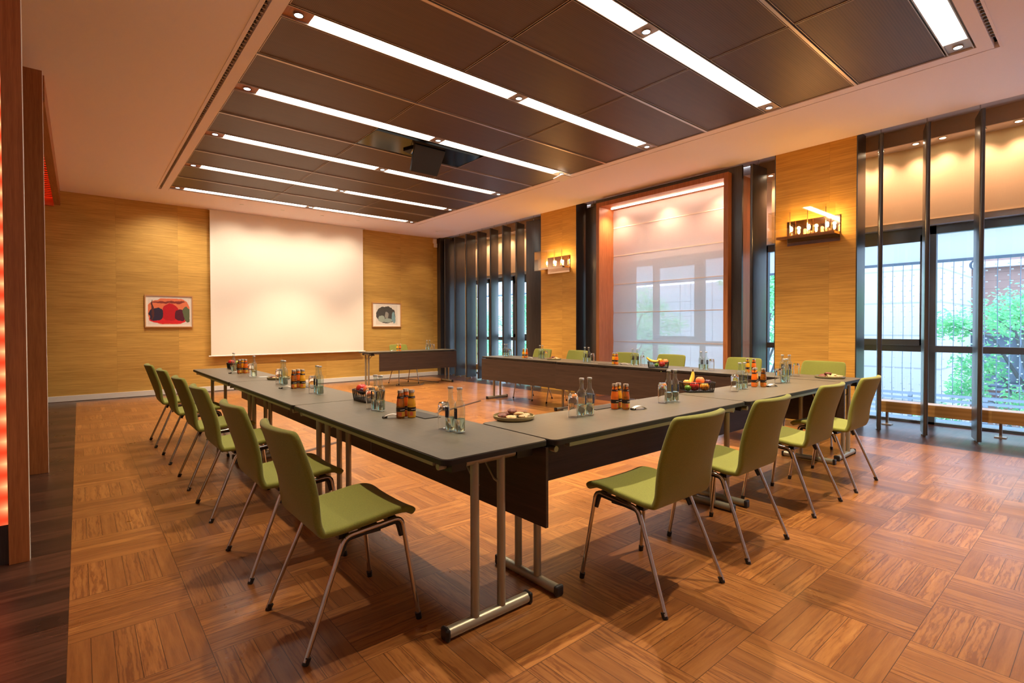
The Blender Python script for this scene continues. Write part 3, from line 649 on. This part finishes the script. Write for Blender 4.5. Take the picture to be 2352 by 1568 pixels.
def make_juice(kind):
    t = thing('juice_bottle', '', 'bottle')
    pr = [(.018, .0005), (.0225, .003), (.0235, .010), (.0235, .062), (.0225, .068), (.0235, .074), (.0225, .082), (.0195, .105), (.0165, .125), (.0145, .133), (.0145, .140)]
    bm = bmesh.new(); lathe(bm, pr, 22); obj('bottle_body', bm, kind, t, True)
    bm = bmesh.new(); lathe(bm, [(.0155, .1395), (.0165, .1405), (.0165, .152), (.015, .155)], 18); obj('cap', bm, 'cap_gold', t, True)
    bm = bmesh.new(); lathe(bm, [(.0238, .038), (.0238, .060)], 22, cap0=False, cap1=False); l = obj('label', bm, 'label', t, True); bm = bmesh.new(); lathe(bm, [(.0200, .110), (.0184, .121)], 22, cap0=False, cap1=False); nl = obj('neck_label', bm, 'label', t, True)
    def patch(a0, a1, z0, z1, r, mat, nm, par):
        bm = bmesh.new(); n = 6; vs = []
        for k in range(n+1):
            a = math.radians(a0+(a1-a0)*k/n); vs.append([bm.verts.new((r*math.cos(a), r*math.sin(a), z)) for z in (z0, z1)])
        for a, b in zip(vs, vs[1:]): bm.faces.new((a[0], b[0], b[1], a[1]))
        return obj(nm, bm, mat, par)
    patch(-165, -60, .012, .038, .0239, 'label_y', 'label_patch', l); patch(-160, -120, .014, .035, .0241, 'coral', 'label_fruit_print', l); patch(-140, -70, .0465, .0495, .0241, 'label_w', 'label_print', l)
    patch(-135, -85, .114, .116, .0194, 'label_w', 'neck_label_print', nl); patch(-175, -160, .121, .153, .0170, 'label', 'seal_strip', t); return t
protos = {}
def put(kind, x, y, rz, label, group, z=ZT):
    if kind not in protos:
        o = {'bottle': make_bottle, 'glass': make_glass}.get(kind, lambda: make_juice(kind))(); protos[kind] = o
        o.location = (x, y, z); o.rotation_euler = (0, 0, rz); o['label'] = label; o['group'] = group; return o
    return dup(protos[kind], (x, y, z), rz, label, group)
rows = {
 'left tables': ('from the front', ('nearer', 'farther'), [((1.383, 2.029), (1.373, 2.092), (1.371, 2.151)), ((1.377, 2.857), (1.373, 2.917), (1.370, 2.978)), ((1.375, 3.865), (1.378, 3.929), (1.363, 3.990)), ((1.371, 4.717), (1.370, 4.785), (1.362, 4.850)), ((1.366, 5.725), None, (1.352, 5.790)), ((1.353, 6.567), None, None)]),
 'near cross tables': ('from the left', ('right', 'left'), [((2.224, 1.953), (2.163, 1.958), (2.099, 1.963)), ((3.062, 1.932), (3.003, 1.942), (2.940, 1.948)), ((4.097, 1.953), (4.037, 1.963), (3.880, 1.925)), ((4.860, 1.935), (4.795, 1.930), (4.720, 1.950))]),
 'window tables': ('from the right', ('right', 'left'), [((5.518, 2.172), (5.50, 2.232), (5.535, 2.110)), ((5.53, 3.085), (5.52, 3.143), (5.545, 3.024)), ((5.565, 4.068), (5.55, 4.129), (5.60, 4.010)), ((5.545, 4.885), (5.53, 4.945), (5.56, 4.826)), ((5.60, 5.893), (5.60, 5.953), (5.615, 5.835)), ((5.60, 6.780), (5.60, 6.840), (5.62, 6.72))]),
}
for rn, (frm, (na, nb), L) in rows.items():
    for i, (a, b, g) in enumerate(L):
        rz = random.Random(i).uniform(-.2, .2)+{'left tables': 3.0, 'near cross tables': 4.97, 'window tables': 0.0}[rn]
        if b: put('bottle', *a, rz, '%s clear water bottle of the %s pair %s on the %s' % (na, ORD[i], frm, rn), 'water bottles'); put('bottle', *b, rz+.1, '%s clear water bottle of the %s pair %s on the %s' % (nb, ORD[i], frm, rn), 'water bottles')
        else: put('bottle', *a, rz, 'single clear water bottle at the %s setting %s on the %s' % (ORD[i], frm, rn), 'water bottles')
        if g: put('glass', *g, 0, 'upturned drinking glass at the %s setting %s on the %s' % (ORD[i], frm, rn), 'upturned glasses')
put('bottle', 5.968, 10.047, .3, 'left clear water bottle on the separate presenter table', 'water bottles'); put('bottle', 6.030, 10.035, .3, 'right clear water bottle on the separate presenter table', 'water bottles'); put('glass', 6.115, 10.03, 0, 'upturned drinking glass on the separate presenter table', 'upturned glasses')
JN = {'apple_j': 'amber apple juice bottle', 'orange_j': 'deep orange juice bottle', 'yellow_j': 'yellow orange juice bottle'}
jc = [('first trio from the front on the left tables', [('apple_j', 1.355, 2.566), ('orange_j', 1.410, 2.608), ('yellow_j', 1.412, 2.545)], (1.325, 2.600, -.6)),
 ('second trio from the front on the left tables', [('apple_j', 1.350, 4.396), ('orange_j', 1.400, 4.446), ('yellow_j', 1.418, 4.388)], (1.300, 4.43, -.6)),
 ('third trio from the front on the left tables', [('apple_j', 1.342, 6.243), ('yellow_j', 1.385, 6.305), ('orange_j', 1.403, 6.240)], (1.300, 6.29, -.6)),
 ('left trio on the near cross tables', [('orange_j', 2.500, 1.992), ('yellow_j', 2.558, 2.010), ('apple_j', 2.545, 1.943)], (2.600, 1.888, -.25)),
 ('right trio on the near cross tables', [('orange_j', 4.305, 1.970), ('yellow_j', 4.385, 1.998), ('apple_j', 4.350, 1.915)], (4.43, 1.878, -.25)),
 ('first group from the right on the window tables', [('yellow_j', 5.58, 2.628), ('orange_j', 5.61, 2.572)], None),
 ('second group from the right on the window tables', [('yellow_j', 5.50, 4.402), ('orange_j', 5.50, 4.350)], (5.56, 4.27, -.9)),
 ('third group from the right on the window tables', [('yellow_j', 5.53, 6.270), ('orange_j', 5.55, 6.218)], (5.53, 6.13, -.9)),
 ('pair on the separate presenter table', [('yellow_j', 5.18, 9.930), ('orange_j', 5.235, 9.915)], (5.07, 9.94, .2))]
def opener(x, y, rz, label):
    t = thing('bottle_opener', label, 'bottle opener', (x, y, ZT), rz, 'bottle openers'); n = 8
    def arc(k): return (-.055+.11*k/n, .018*math.sin(PI*k/n)+.001)
    bm = bmesh.new(); vs = []
    for k in range(n+1):
        a, z = arc(k); w = .0125+.003*math.sin(PI*k/n); vs.append([bm.verts.new(p) for p in ((a, -w, z), (a, w, z), (a, w, z+.0035), (a, -w, z+.0035))])
    for a, b in zip(vs, vs[1:]):
        for i in range(4): bm.faces.new((a[i], a[(i+1) % 4], b[(i+1) % 4], b[i]))
    bm.faces.new(vs[0][::-1]); bm.faces.new(vs[-1]); obj('opener_body', bm, 'white', t, True)
    bm = bmesh.new(); box(bm, -.057, -.030, -.013, .013, .0, .011); obj('opener_grip', bm, 'blackp', t, bevel=.003)
for lab_, L, op in jc:
    for kd, x, y in L: put(kd, x, y, .3, '%s in the %s' % (JN[kd], lab_), 'juice bottles')
    if op: opener(*op, 'white bottle opener by juice %s' % lab_)
def pad(cx, cy, w, h, rz, label):
    t = B('writing_pad', simple('dark pad', (.035, .033, .028), .45), None, (-w/2, w/2, -h/2, h/2, 0, .004)); t.location = (cx, cy, ZT); t.rotation_euler = (0, 0, rz); tag(t, label, 'desk pad', 'dark desk pads')
pad(1.488, 2.57, .095, .24, 0, 'flat dark rectangular pad right of the front juice bottles on left tables')
pad(2.50, 2.083, .24, .095, 0, 'flat dark rectangular pad behind the left juice trio on near cross tables')
pad(1.50, 4.40, .09, .22, 0, 'flat dark rectangular pad beside the middle juice trio on left tables')
pad(4.34, 2.075, .22, .09, 0, 'flat dark rectangular pad behind the right juice trio on near cross tables')
pad(5.42, 4.45, .09, .24, 0, 'flat dark rectangular pad beside the middle juice pair on window tables')
for cx, cy, rz, lb in ((4.19, 2.06, .2, 'small pale card standing flat left of the right juice trio on near cross tables'), (1.43, 5.63, .1, 'small pale card at the far end of the left tables')):
    t = B('note_card', 'frame_lt', None, (-.04, .04, -.03, .03, 0, .003)); t.location = (cx, cy, ZT); t.rotation_euler = (0, 0, rz); tag(t, lb, 'card', 'pale cards')
# fruit baskets
def basket(cx, cy, rz, label):
    t = thing('fruit_basket', label, 'basket', (cx, cy, ZT), rz, 'black wire fruit baskets'); a, b = .125, .075
    bm = bmesh.new(); lo = rrect(-a*.93, a*.93, -b*.9, b*.9, .035, 6); hi = rrect(-a, a, -b, b, .04, 6); n = len(lo)
    prism(bm, lo, .001, .008); obj('basket_base', bm, 'blackp', t)
    bm = bmesh.new(); tube(bm, [(x, y, .073) for x, y in hi]+[(*hi[0], .073)], .0035, 6); tube(bm, [(x, y, .010) for x, y in lo]+[(*lo[0], .010)], .003, 6); obj('basket_rim', bm, 'blackp', t, True)
    bm = bmesh.new(); per = []
    def rs(poly, m):
        P = [Vector((*p, 0)) for p in poly]; P.append(P[0]); d = [0]
        for p, q in zip(P, P[1:]): d.append(d[-1]+(q-p).length)
        out = []
        for k in range(m):
            s = d[-1]*k/m; i = max(j for j in range(len(d)-1) if d[j] <= s); f = (s-d[i])/max(1e-9, d[i+1]-d[i]); out.append(P[i].lerp(P[i+1], f))
        return out
    m = 54
    for p, q in zip(rs(lo, m), rs(hi, m)): tube(bm, [(p.x, p.y, .008), (q.x, q.y, .073)], .0020, 4, caps=False)
    obj('wire_bars', bm, 'blackp', t); return t
def fruitmat(name, c1, c2, rough=.35, sc=14):
    t = NT(name); n = t.noise(t.coord(), sc, 3); return t.end(t.ramp(n, [(.35, c1), (.65, c2)]), rough, bump=t.bump(t.noise(t.coord(), 150, 2), .1, .001))
F = {'red apple': (fruitmat('red apple', (.45, .01, .02), (.62, .06, .03), .22), .038, 1), 'plum': (fruitmat('plum', (.03, .008, .02), (.08, .015, .04), .3), .026, 1),
     'apricot': (fruitmat('apricot', (.85, .30, .05), (.88, .42, .08)), .026, 1), 'peach': (fruitmat('peach', (.75, .10, .04), (.9, .35, .10), .55), .034, 1),
     'orange': (fruitmat('orange', (.85, .28, .02), (.9, .36, .03)), .034, 1), 'lime': (fruitmat('green lime', (.10, .30, .03), (.2, .42, .05)), .030, 1),
     'green pear': (fruitmat('pear', (.42, .48, .06), (.6, .58, .1)), .032, 1), 'kiwi': (fruitmat('kiwi', (.07, .04, .02), (.12, .08, .03), .7), .026, 1)}
F['lime'] = (F['lime'][0], .024, 1)
M['stem'] = simple('brown stem', (.06, .03, .01), .7)
def fruit(kind, x, y, z, label, r=None):
    mt, rr, _ = F[kind]; rr = r or rr
    t = thing(kind.replace(' ', '_'), label, 'fruit', (x, y, ZT+z), random.Random(x*7+y).uniform(0, 6), 'fruit in the baskets')
    bm = bmesh.new(); ball(bm, (0, 0, rr*.95), rr, 18, 12, (1, 1, .95))
    for v in bm.verts:
        d = math.hypot(v.co.x, v.co.y)/rr
        if v.co.z > rr*1.2: v.co.z -= .22*rr*max(0, 1-d*1.8)
    obj('flesh', bm, mt, t, True)
    bm = bmesh.new(); tube(bm, [(0, 0, rr*1.6), (.003, 0, rr*1.95)], .0015, 5); obj('stem', bm, 'stem', t)
def banana(x, y, z, rz, tilt, label):
    t = thing('banana', label, 'fruit', (x, y, ZT+z), rz, 'fruit in the baskets'); n = 10; pts = []; rad = []
    for k in range(n+1):
        u = k/n; a = -.6+1.3*u; pts.append(Vector((.12*math.sin(a), 0, .12*(1-math.cos(a))))); rad.append(.004+.0135*math.sin(PI*min(1, max(0, u*.92+.04)))**.6)
    R_ = Matrix.Rotation(tilt, 3, 'Y'); pts = [R_@p for p in pts]
    bm = bmesh.new(); tube(bm, pts, rad, 10); obj('peel', bm, fruitmat('banana', (.80, .52, .04), (.88, .66, .10), .45), t, True)
    bm = bmesh.new(); tube(bm, [pts[-1], pts[-1]+(pts[-1]-pts[-2])*1.2], .0045, 6); obj('stalk', bm, 'stem', t)
def place_fruit(cx, cy, rz, where, items, ban=None):
    for i, (k, lx, ly, lz, adj) in enumerate(items):
        x = cx+lx*math.cos(rz)-ly*math.sin(rz); y = cy+lx*math.sin(rz)+ly*math.cos(rz)
        fruit(k, x, y, lz, '%s %s in the black basket on the %s' % (adj, k, where))
    if ban:
        lx, ly, lz, r2, tl = ban; x = cx+lx*math.cos(rz)-ly*math.sin(rz); y = cy+lx*math.sin(rz)+ly*math.cos(rz)
        banana(x, y, lz, rz+r2, tl, 'yellow banana sticking out of the black basket on the %s' % where)
a1 = math.atan2(-.141, .2)
basket(3.660, 2.115, a1, 'black wire fruit basket on the near cross tables')
place_fruit(3.660, 2.115, a1, 'near cross tables', [('apricot', -.085, .0, .045, 'small'), ('red apple', -.035, -.025, .009, 'large'), ('peach', .03, .015, .05, 'topmost'), ('plum', .085, .0, .045, 'dark'), ('orange', .045, -.03, .009, 'low'), ('lime', -.090, -.034, .010, 'yellow-green')], (-.03, .05, .07, .3, -.95))
basket(1.512, 3.325, PI/2, 'black wire fruit basket nearer of the two on the left tables')
place_fruit(1.512, 3.325, PI/2, 'left tables, nearer', [('red apple', .075, .015, .04, 'large'), ('apricot', .014, .004, .04, 'small'), ('orange', -.045, -.022, .04, 'round'), ('peach', -.080, .036, .052, 'soft'), ('plum', -.010, .044, .045, 'dark')])
a3 = math.atan2(-.213, .138)
basket(5.425, 3.655, a3, 'black wire fruit basket on the window tables')
place_fruit(5.425, 3.655, a3, 'window tables', [('lime', -.02, -.035, .012, 'green'), ('red apple', .045, -.03, .01, 'shiny'), ('peach', .085, .02, .045, 'topmost'), ('plum', -.045, .040, .048, 'dark'), ('orange', .018, .034, .050, 'round')], (-.080, -.015, .085, 0.15, .35))
basket(1.455, 6.99, PI/2, 'black wire fruit basket farther of the two on the left tables')
place_fruit(1.455, 6.99, PI/2, 'left tables, farther', [('red apple', .045, .030, .04, 'large'), ('green pear', -.06, -.02, .045, 'upright'), ('lime', .005, -.035, .03, 'small')])
# cookie plates
M['plate'] = simple('olive glazed stoneware', (.30, .25, .12), .25, var=.12, sc=12)
CK = {'pale': fruitmat('pale biscuit', (.52, .33, .15), (.68, .47, .24), .8, 60), 'cocoa': fruitmat('cocoa biscuit', (.10, .025, .015), (.24, .07, .045), .6, 60), 'striped': None}
def striped():
    t = NT('drizzled biscuit'); w = t.n('TexWave', {'Vector': t.coord(), 'Scale': 45., 'Distortion': 3.}).outputs[0]
    return t.end(t.mix(t.math('GREATER_THAN', w, .68), (.74, .52, .26), (.06, .02, .01)), .6)
CK['striped'] = striped()
def cookies(cx, cy, r, where, seed, pmat='plate'):
    t = thing('snack_plate', 'round olive snack plate with cookies on the %s' % where, 'plate', (cx, cy, ZT), 0, 'plates of cookies')
    bm = bmesh.new(); lathe(bm, [(r*.86, 0), (r*.95, .002), (r, .009), (r*1.0, .021), (r*.97, .0215), (r*.955, .010), (r*.90, .006), (.004, .006)], 40, cap1=True); obj('plate_body', bm, pmat, t, True)
    rnd = random.Random(seed); kinds = ['cocoa', 'cocoa', 'pale', 'pale', 'striped', 'striped', 'pale', 'cocoa']
    nm = {'cocoa': 'dark cocoa cookie', 'pale': 'pale butter cookie', 'striped': 'chocolate drizzled cookie'}; cnt = {}
    pos = [(-.55, .02), (-.22, .42), (-.12, -.45), (.22, -.08), (.55, .12), (.45, -.42), (.30, .45), (-.08, .10)]
    desc = [('on the left rim', ), ('at the back left', ), ('at the front', ), ('in the middle', ), ('on the right rim', ), ('at the front right', ), ('at the back right', ), ('lying on top', )]
    for i, (k, (u, v)) in enumerate(zip(kinds, pos)):
        # rotate so that «left» matches the viewing direction
        ca, sa = math.cos(-.7), math.sin(-.7); x, y = u*ca-v*sa, u*sa+v*ca
        z = (.0095, .0125, .0095, .021, .0095, .012, .0095, .032)[i]
        bm = bmesh.new(); R_ = r*.27; ball(bm, (0, 0, .009), R_, 14, 8, (1, .85, .27 if k != 'cocoa' else .4))
        for q in bm.verts: q.co *= 1+rnd.uniform(-.07, .07); q.co.z = max(q.co.z, 0)
        o = obj('cookie', bm, CK[k], None, True); o.location = (cx+x*r, cy+y*r, ZT+z); o.rotation_euler = (rnd.uniform(-.15, .15), rnd.uniform(-.15, .15), rnd.uniform(0, 6))
        tag(o, '%s %s of the plate on the %s' % (nm[k], desc[i][0], where), 'cookie', 'cookies on the plates')
cookies(1.815, 2.140, .113, 'near cross tables', 1); cookies(5.60, 1.83, .13, 'window tables, near end', 2); cookies(5.59, 5.63, .113, 'window tables, far end', 3); cookies(1.485, 5.30, .105, 'left tables', 4)
# floor cable cover strips and cables
bm = bmesh.new()
def strip(p, q, w=.05, h=.012):
    p, q = Vector((*p, 0)), Vector((*q, 0)); d = (q-p).normalized(); n = Vector((-d.y, d.x, 0))*w/2
    a = [bm.verts.new(x) for x in (p-n, p+n, q+n, q-n)]; b = [bm.verts.new(x+Vector((0, 0, h))) for x in (p-n*.6, p+n*.6, q+n*.6, q-n*.6)]
    for i in range(4): bm.faces.new((a[i], a[(i+1) % 4], b[(i+1) % 4], b[i]))
    bm.faces.new(b)
strip((1.62, 5.20), (5.15, 6.95)); o = obj('cable_cover', bm, simple('brown rubber', (.07, .035, .025), .5), None); tag(o, 'brown cable cover strip crossing the parquet inside the table square', 'cable cover')
bm = bmesh.new(); strip((6.2, 9.95), (5.95, 11.3), .05); o = obj('cable_cover', bm, 'label', None); tag(o, 'short dark cable cover strip under the presenter table', 'cable cover')
bm = bmesh.new(); tube(bm, [(5.3, 10.2, .006), (5.15, 9.95, .006), (5.3, 9.75, .006), (5.6, 9.72, .006), (5.75, 9.85, .006), (5.95, 10.15, .006)], .005, 6); o = obj('power_cable', bm, 'blackp', None, True); tag(o, 'thin black cable lying on the floor under the presenter table', 'cable')
# ------------------------------------------------------------------ outside
def ground():
    t = NT('outside paving'); return t.end(t.mix(t.noise(t.coord(), .6, 4), (.5, .5, .5), (.65, .65, .65)), .9)
o = struct(B('ground', ground(), None, (8.6, 60, -30, 60, -4.2, -4.0)))
t = thing('canopy', 'pale canopy soffit projecting outside above the windows', 'canopy', (0, 0, 0))
B('soffit', simple('white soffit', (.56, .57, .58), .8), t, (8.42, 13.5, -8, 30, 2.60, 2.75)); B('gutter_edge', 'frame_blue', t, (13.5, 13.56, -8, 30, 2.545, 2.75))
def cladding(name, c1, c2, sp, seam):
    t = NT(name); x, y, z = t.xyz(t.coord())[:3]
    f = t.math('LESS_THAN', t.math('FRACT', t.math('DIVIDE', z, sp)), .05); g = t.math('LESS_THAN', t.math('FRACT', t.math('DIVIDE', y, seam)), .01)
    n = t.noise(t.coord(), 1.2, 3); c = t.mix(n, c1, c2); return t.end(t.mix(t.math('MULTIPLY', t.math('MAXIMUM', f, g), .5), c, tuple(v*.4 for v in c1)), .8)
M['clad'] = cladding('terracotta cladding', (.24, .15, .125), (.30, .20, .17), .28, 1.6); M['wclad'] = cladding('white panel cladding', (.38, .38, .38), (.43, .43, .43), .95, 2.6)
t = thing('neighbour_building', 'pinkish-brown clad building with balcony slats beyond the right-hand window', 'building', (0, 0, 0))
B('facade', 'clad', t, (24, 30, -20, 4.27, -4, 3.9)); B('upper_storey', 'wclad', t, (25, 30, -20, 4.27, 3.9, 5.2)); B('roof_band', 'frame_lt', t, (23.7, 24, -20, 4.25, 3.25, 3.45))
B('window_recess', 'frame_blue', t, (23.95, 24, .8, 3.9, -.9, .9), (23.95, 24, -3, 0, 1.9, 3.1))
bm = bmesh.new()
for k in range(5): box(bm, 23.55, 23.6, -20, 4.2, .92+k*.12, .98+k*.12); box(bm, 23.55, 23.6, -20, 4.2, -1.4+k*.16, -1.32+k*.16)
for k in range(6): box(bm, 23.6, 23.95, 4.1-k*2, 4.15-k*2, -1.4, 1.5)
obj('balcony_slats', bm, 'frame_blue', t)
t = B('neighbour_house', 'wclad', None, (18.5, 23, 3.27, 7.6, -4, 4.2)); tag(t, 'blank white panel-clad house side beyond the right-hand window', 'building')
t = B('distant_house', 'wclad', None, (30, 34, 9, 60, -4, 4)); tag(t, 'long pale house far behind the trees', 'building')
t = thing('slat_fence', 'horizontal grey slat fence outside at the foot of the right-hand window', 'fence', (13, 0, 0))
bm = bmesh.new()
for k in range(9): box(bm, 0, .03, -6, 9, -.95+k*.10, -.90+k*.10)
obj('slats', bm, 'frame_blue', t)
for k in range(8): B('fence_post', 'frame_blue', t, (.03, .09, -5.9+k*1.15+.6, -5.83+k*1.15+.6, -4, -.1))
# light strings hanging from the canopy edge
bm = bmesh.new(); rnd = random.Random(5); z = 2.545
tube(bm, [(0, .006*math.sin(k), -k*.28) for k in range(13)], .006, 4)
me_s = None; ob = obj('light_string', bm, 'frame_blue', None)
bm = bmesh.new()
for k in range(30): box(bm, -.012, .012, (-1)**k*.028-.012, (-1)**k*.028+.012, -.12-k*.11, -.10-k*.11)
bl_ = obj('string_bulb', bm, simple('clear led bulb', (.42, .46, .48), .3), ob)
bl_['kind'] = 'stuff'
ob.location = (13.53, -.10, z); ys = [-.10+.165*k for k in range(22)]+[6.05+.33*k for k in range(8)]
tag(ob, 'thin fairy light string outside the right-hand window, 1st from the right', 'light string', 'fairy light strings')
for k, y in enumerate(ys[1:]):
    lbl = 'thin fairy light string outside the right-hand window, number %d from the right' % (k+2) if k < 21 else 'thin fairy light string outside beyond the middle windows, number %d from the right' % (k-20)
    dup(ob, (13.53, y+rnd.uniform(-.02, .02), z), rnd.uniform(-.5, .5), lbl)
bm = bmesh.new()
for q in range(5): tube(bm, [(.0, .09*math.cos(a*.5+q)*(1-.08*q), .09*math.sin(a*.5+q)-.1) for a in range(14)], .008, 5)
o = obj('cable_coil', bm, 'frame_blue', None, True); o.location = (13.5, 1.86, 2.545); tag(o, 'dark coil of cable hanging from the canopy edge outside', 'cable coil')
# trees
def leafmat():
    t = NT('fresh leaves'); v = t.n('TexWhiteNoise', {'Vector': t.n('VectorMath', {0: t.n('VectorMath', {0: t.coord(), 1: (.35, .35, .35)}, operation='DIVIDE').outputs[0]}, operation='FLOOR').outputs[0]}).outputs[0]
    n = t.noise(t.coord(), 4, 3); c = t.ramp(n, [(.3, (.10, .36, .20)), (.5, (.20, .55, .30)), (.7, (.42, .70, .34))])
    d = t.n('BsdfDiffuse', {0: c}); tl = t.n('BsdfTranslucent', {0: t.mix(.5, c, (.4, .8, .4))}); return t.shader(t.n('MixShader', {0: .5, 1: d, 2: tl}))
M['leaf'] = leafmat(); M['bark'] = simple('grey bark', (.10, .11, .12), .9, var=.3, sc=10)
def tree(x, y, z0, h, rad, n, seed, label, clumps=None, leafs=.055):
    t = thing('tree', label, 'tree', (x, y, z0), 0, 'trees outside'); rnd = random.Random(seed); bm = bmesh.new()
    tube(bm, [(0, 0, 0), (.05, .06, h*.3), (-.08, .0, h*.6), (.02, .08, h*.86)], [.16, .12, .08, .03], 8)
    cs = []
    for k in range(clumps or 16):
        a = rnd.uniform(0, 2*PI); zz = rnd.uniform(.32, .98)*h; rr = rad*rnd.uniform(.25, .95)*math.sqrt(max(.08, 1-((zz/h-.6)/.48)**2)); c = Vector((rr*math.cos(a), rr*math.sin(a), zz)); cs.append((c, rnd.uniform(.35, .6)*rad*.62))
        tube(bm, [(0, 0, max(.2*h, zz-.25*h)), c*.5+Vector((0, 0, (zz-.08*h)*.5)), c], [.045, .03, .01], 5)
    obj('trunk', bm, 'bark', t, True)
    bm = bmesh.new()
    for k in range(n):
        c, r = rnd.choice(cs); d = Vector((rnd.gauss(0, 1), rnd.gauss(0, 1), rnd.gauss(0, .7))).normalized()*r*rnd.uniform(.35, 1.05)
        p = c+d; a = Vector((rnd.gauss(0, 1), rnd.gauss(0, 1), rnd.gauss(0, .5))).normalized(); b = a.orthogonal().normalized(); s = leafs*rnd.uniform(.6, 1.3)
        bm.faces.new([bm.verts.new(q) for q in (p-a*s, p-b*s*.45, p+a*s, p+b*s*.45)])
    f = obj('foliage', bm, 'leaf', t); return t
tree(15.6, 1.2, -4, 6.35, 1.75, 17000, 3, 'light green leafy tree outside the right-hand window', 26)
tree(15.9, -2.6, -4, 5.2, 1.8, 8000, 4, 'green tree further right outside the right-hand window', 14)
tree(16.2, 7.2, -4, 7.3, 1.9, 13000, 5, 'green tree outside between window surround and larger amber pillar', 30)
tree(16.4, 12.4, -4, 6.9, 2.1, 13000, 6, 'tree outside seen faintly through the sheer white blind', 22)
tree(17.2, 18.5, -4, 7.9, 2.5, 19000, 7, 'green tree outside behind the right half of the angled louvres', 28)
tree(17.2, 24.4, -4, 8.0, 2.7, 17000, 8, 'green tree outside behind the left half of the angled louvres', 28)
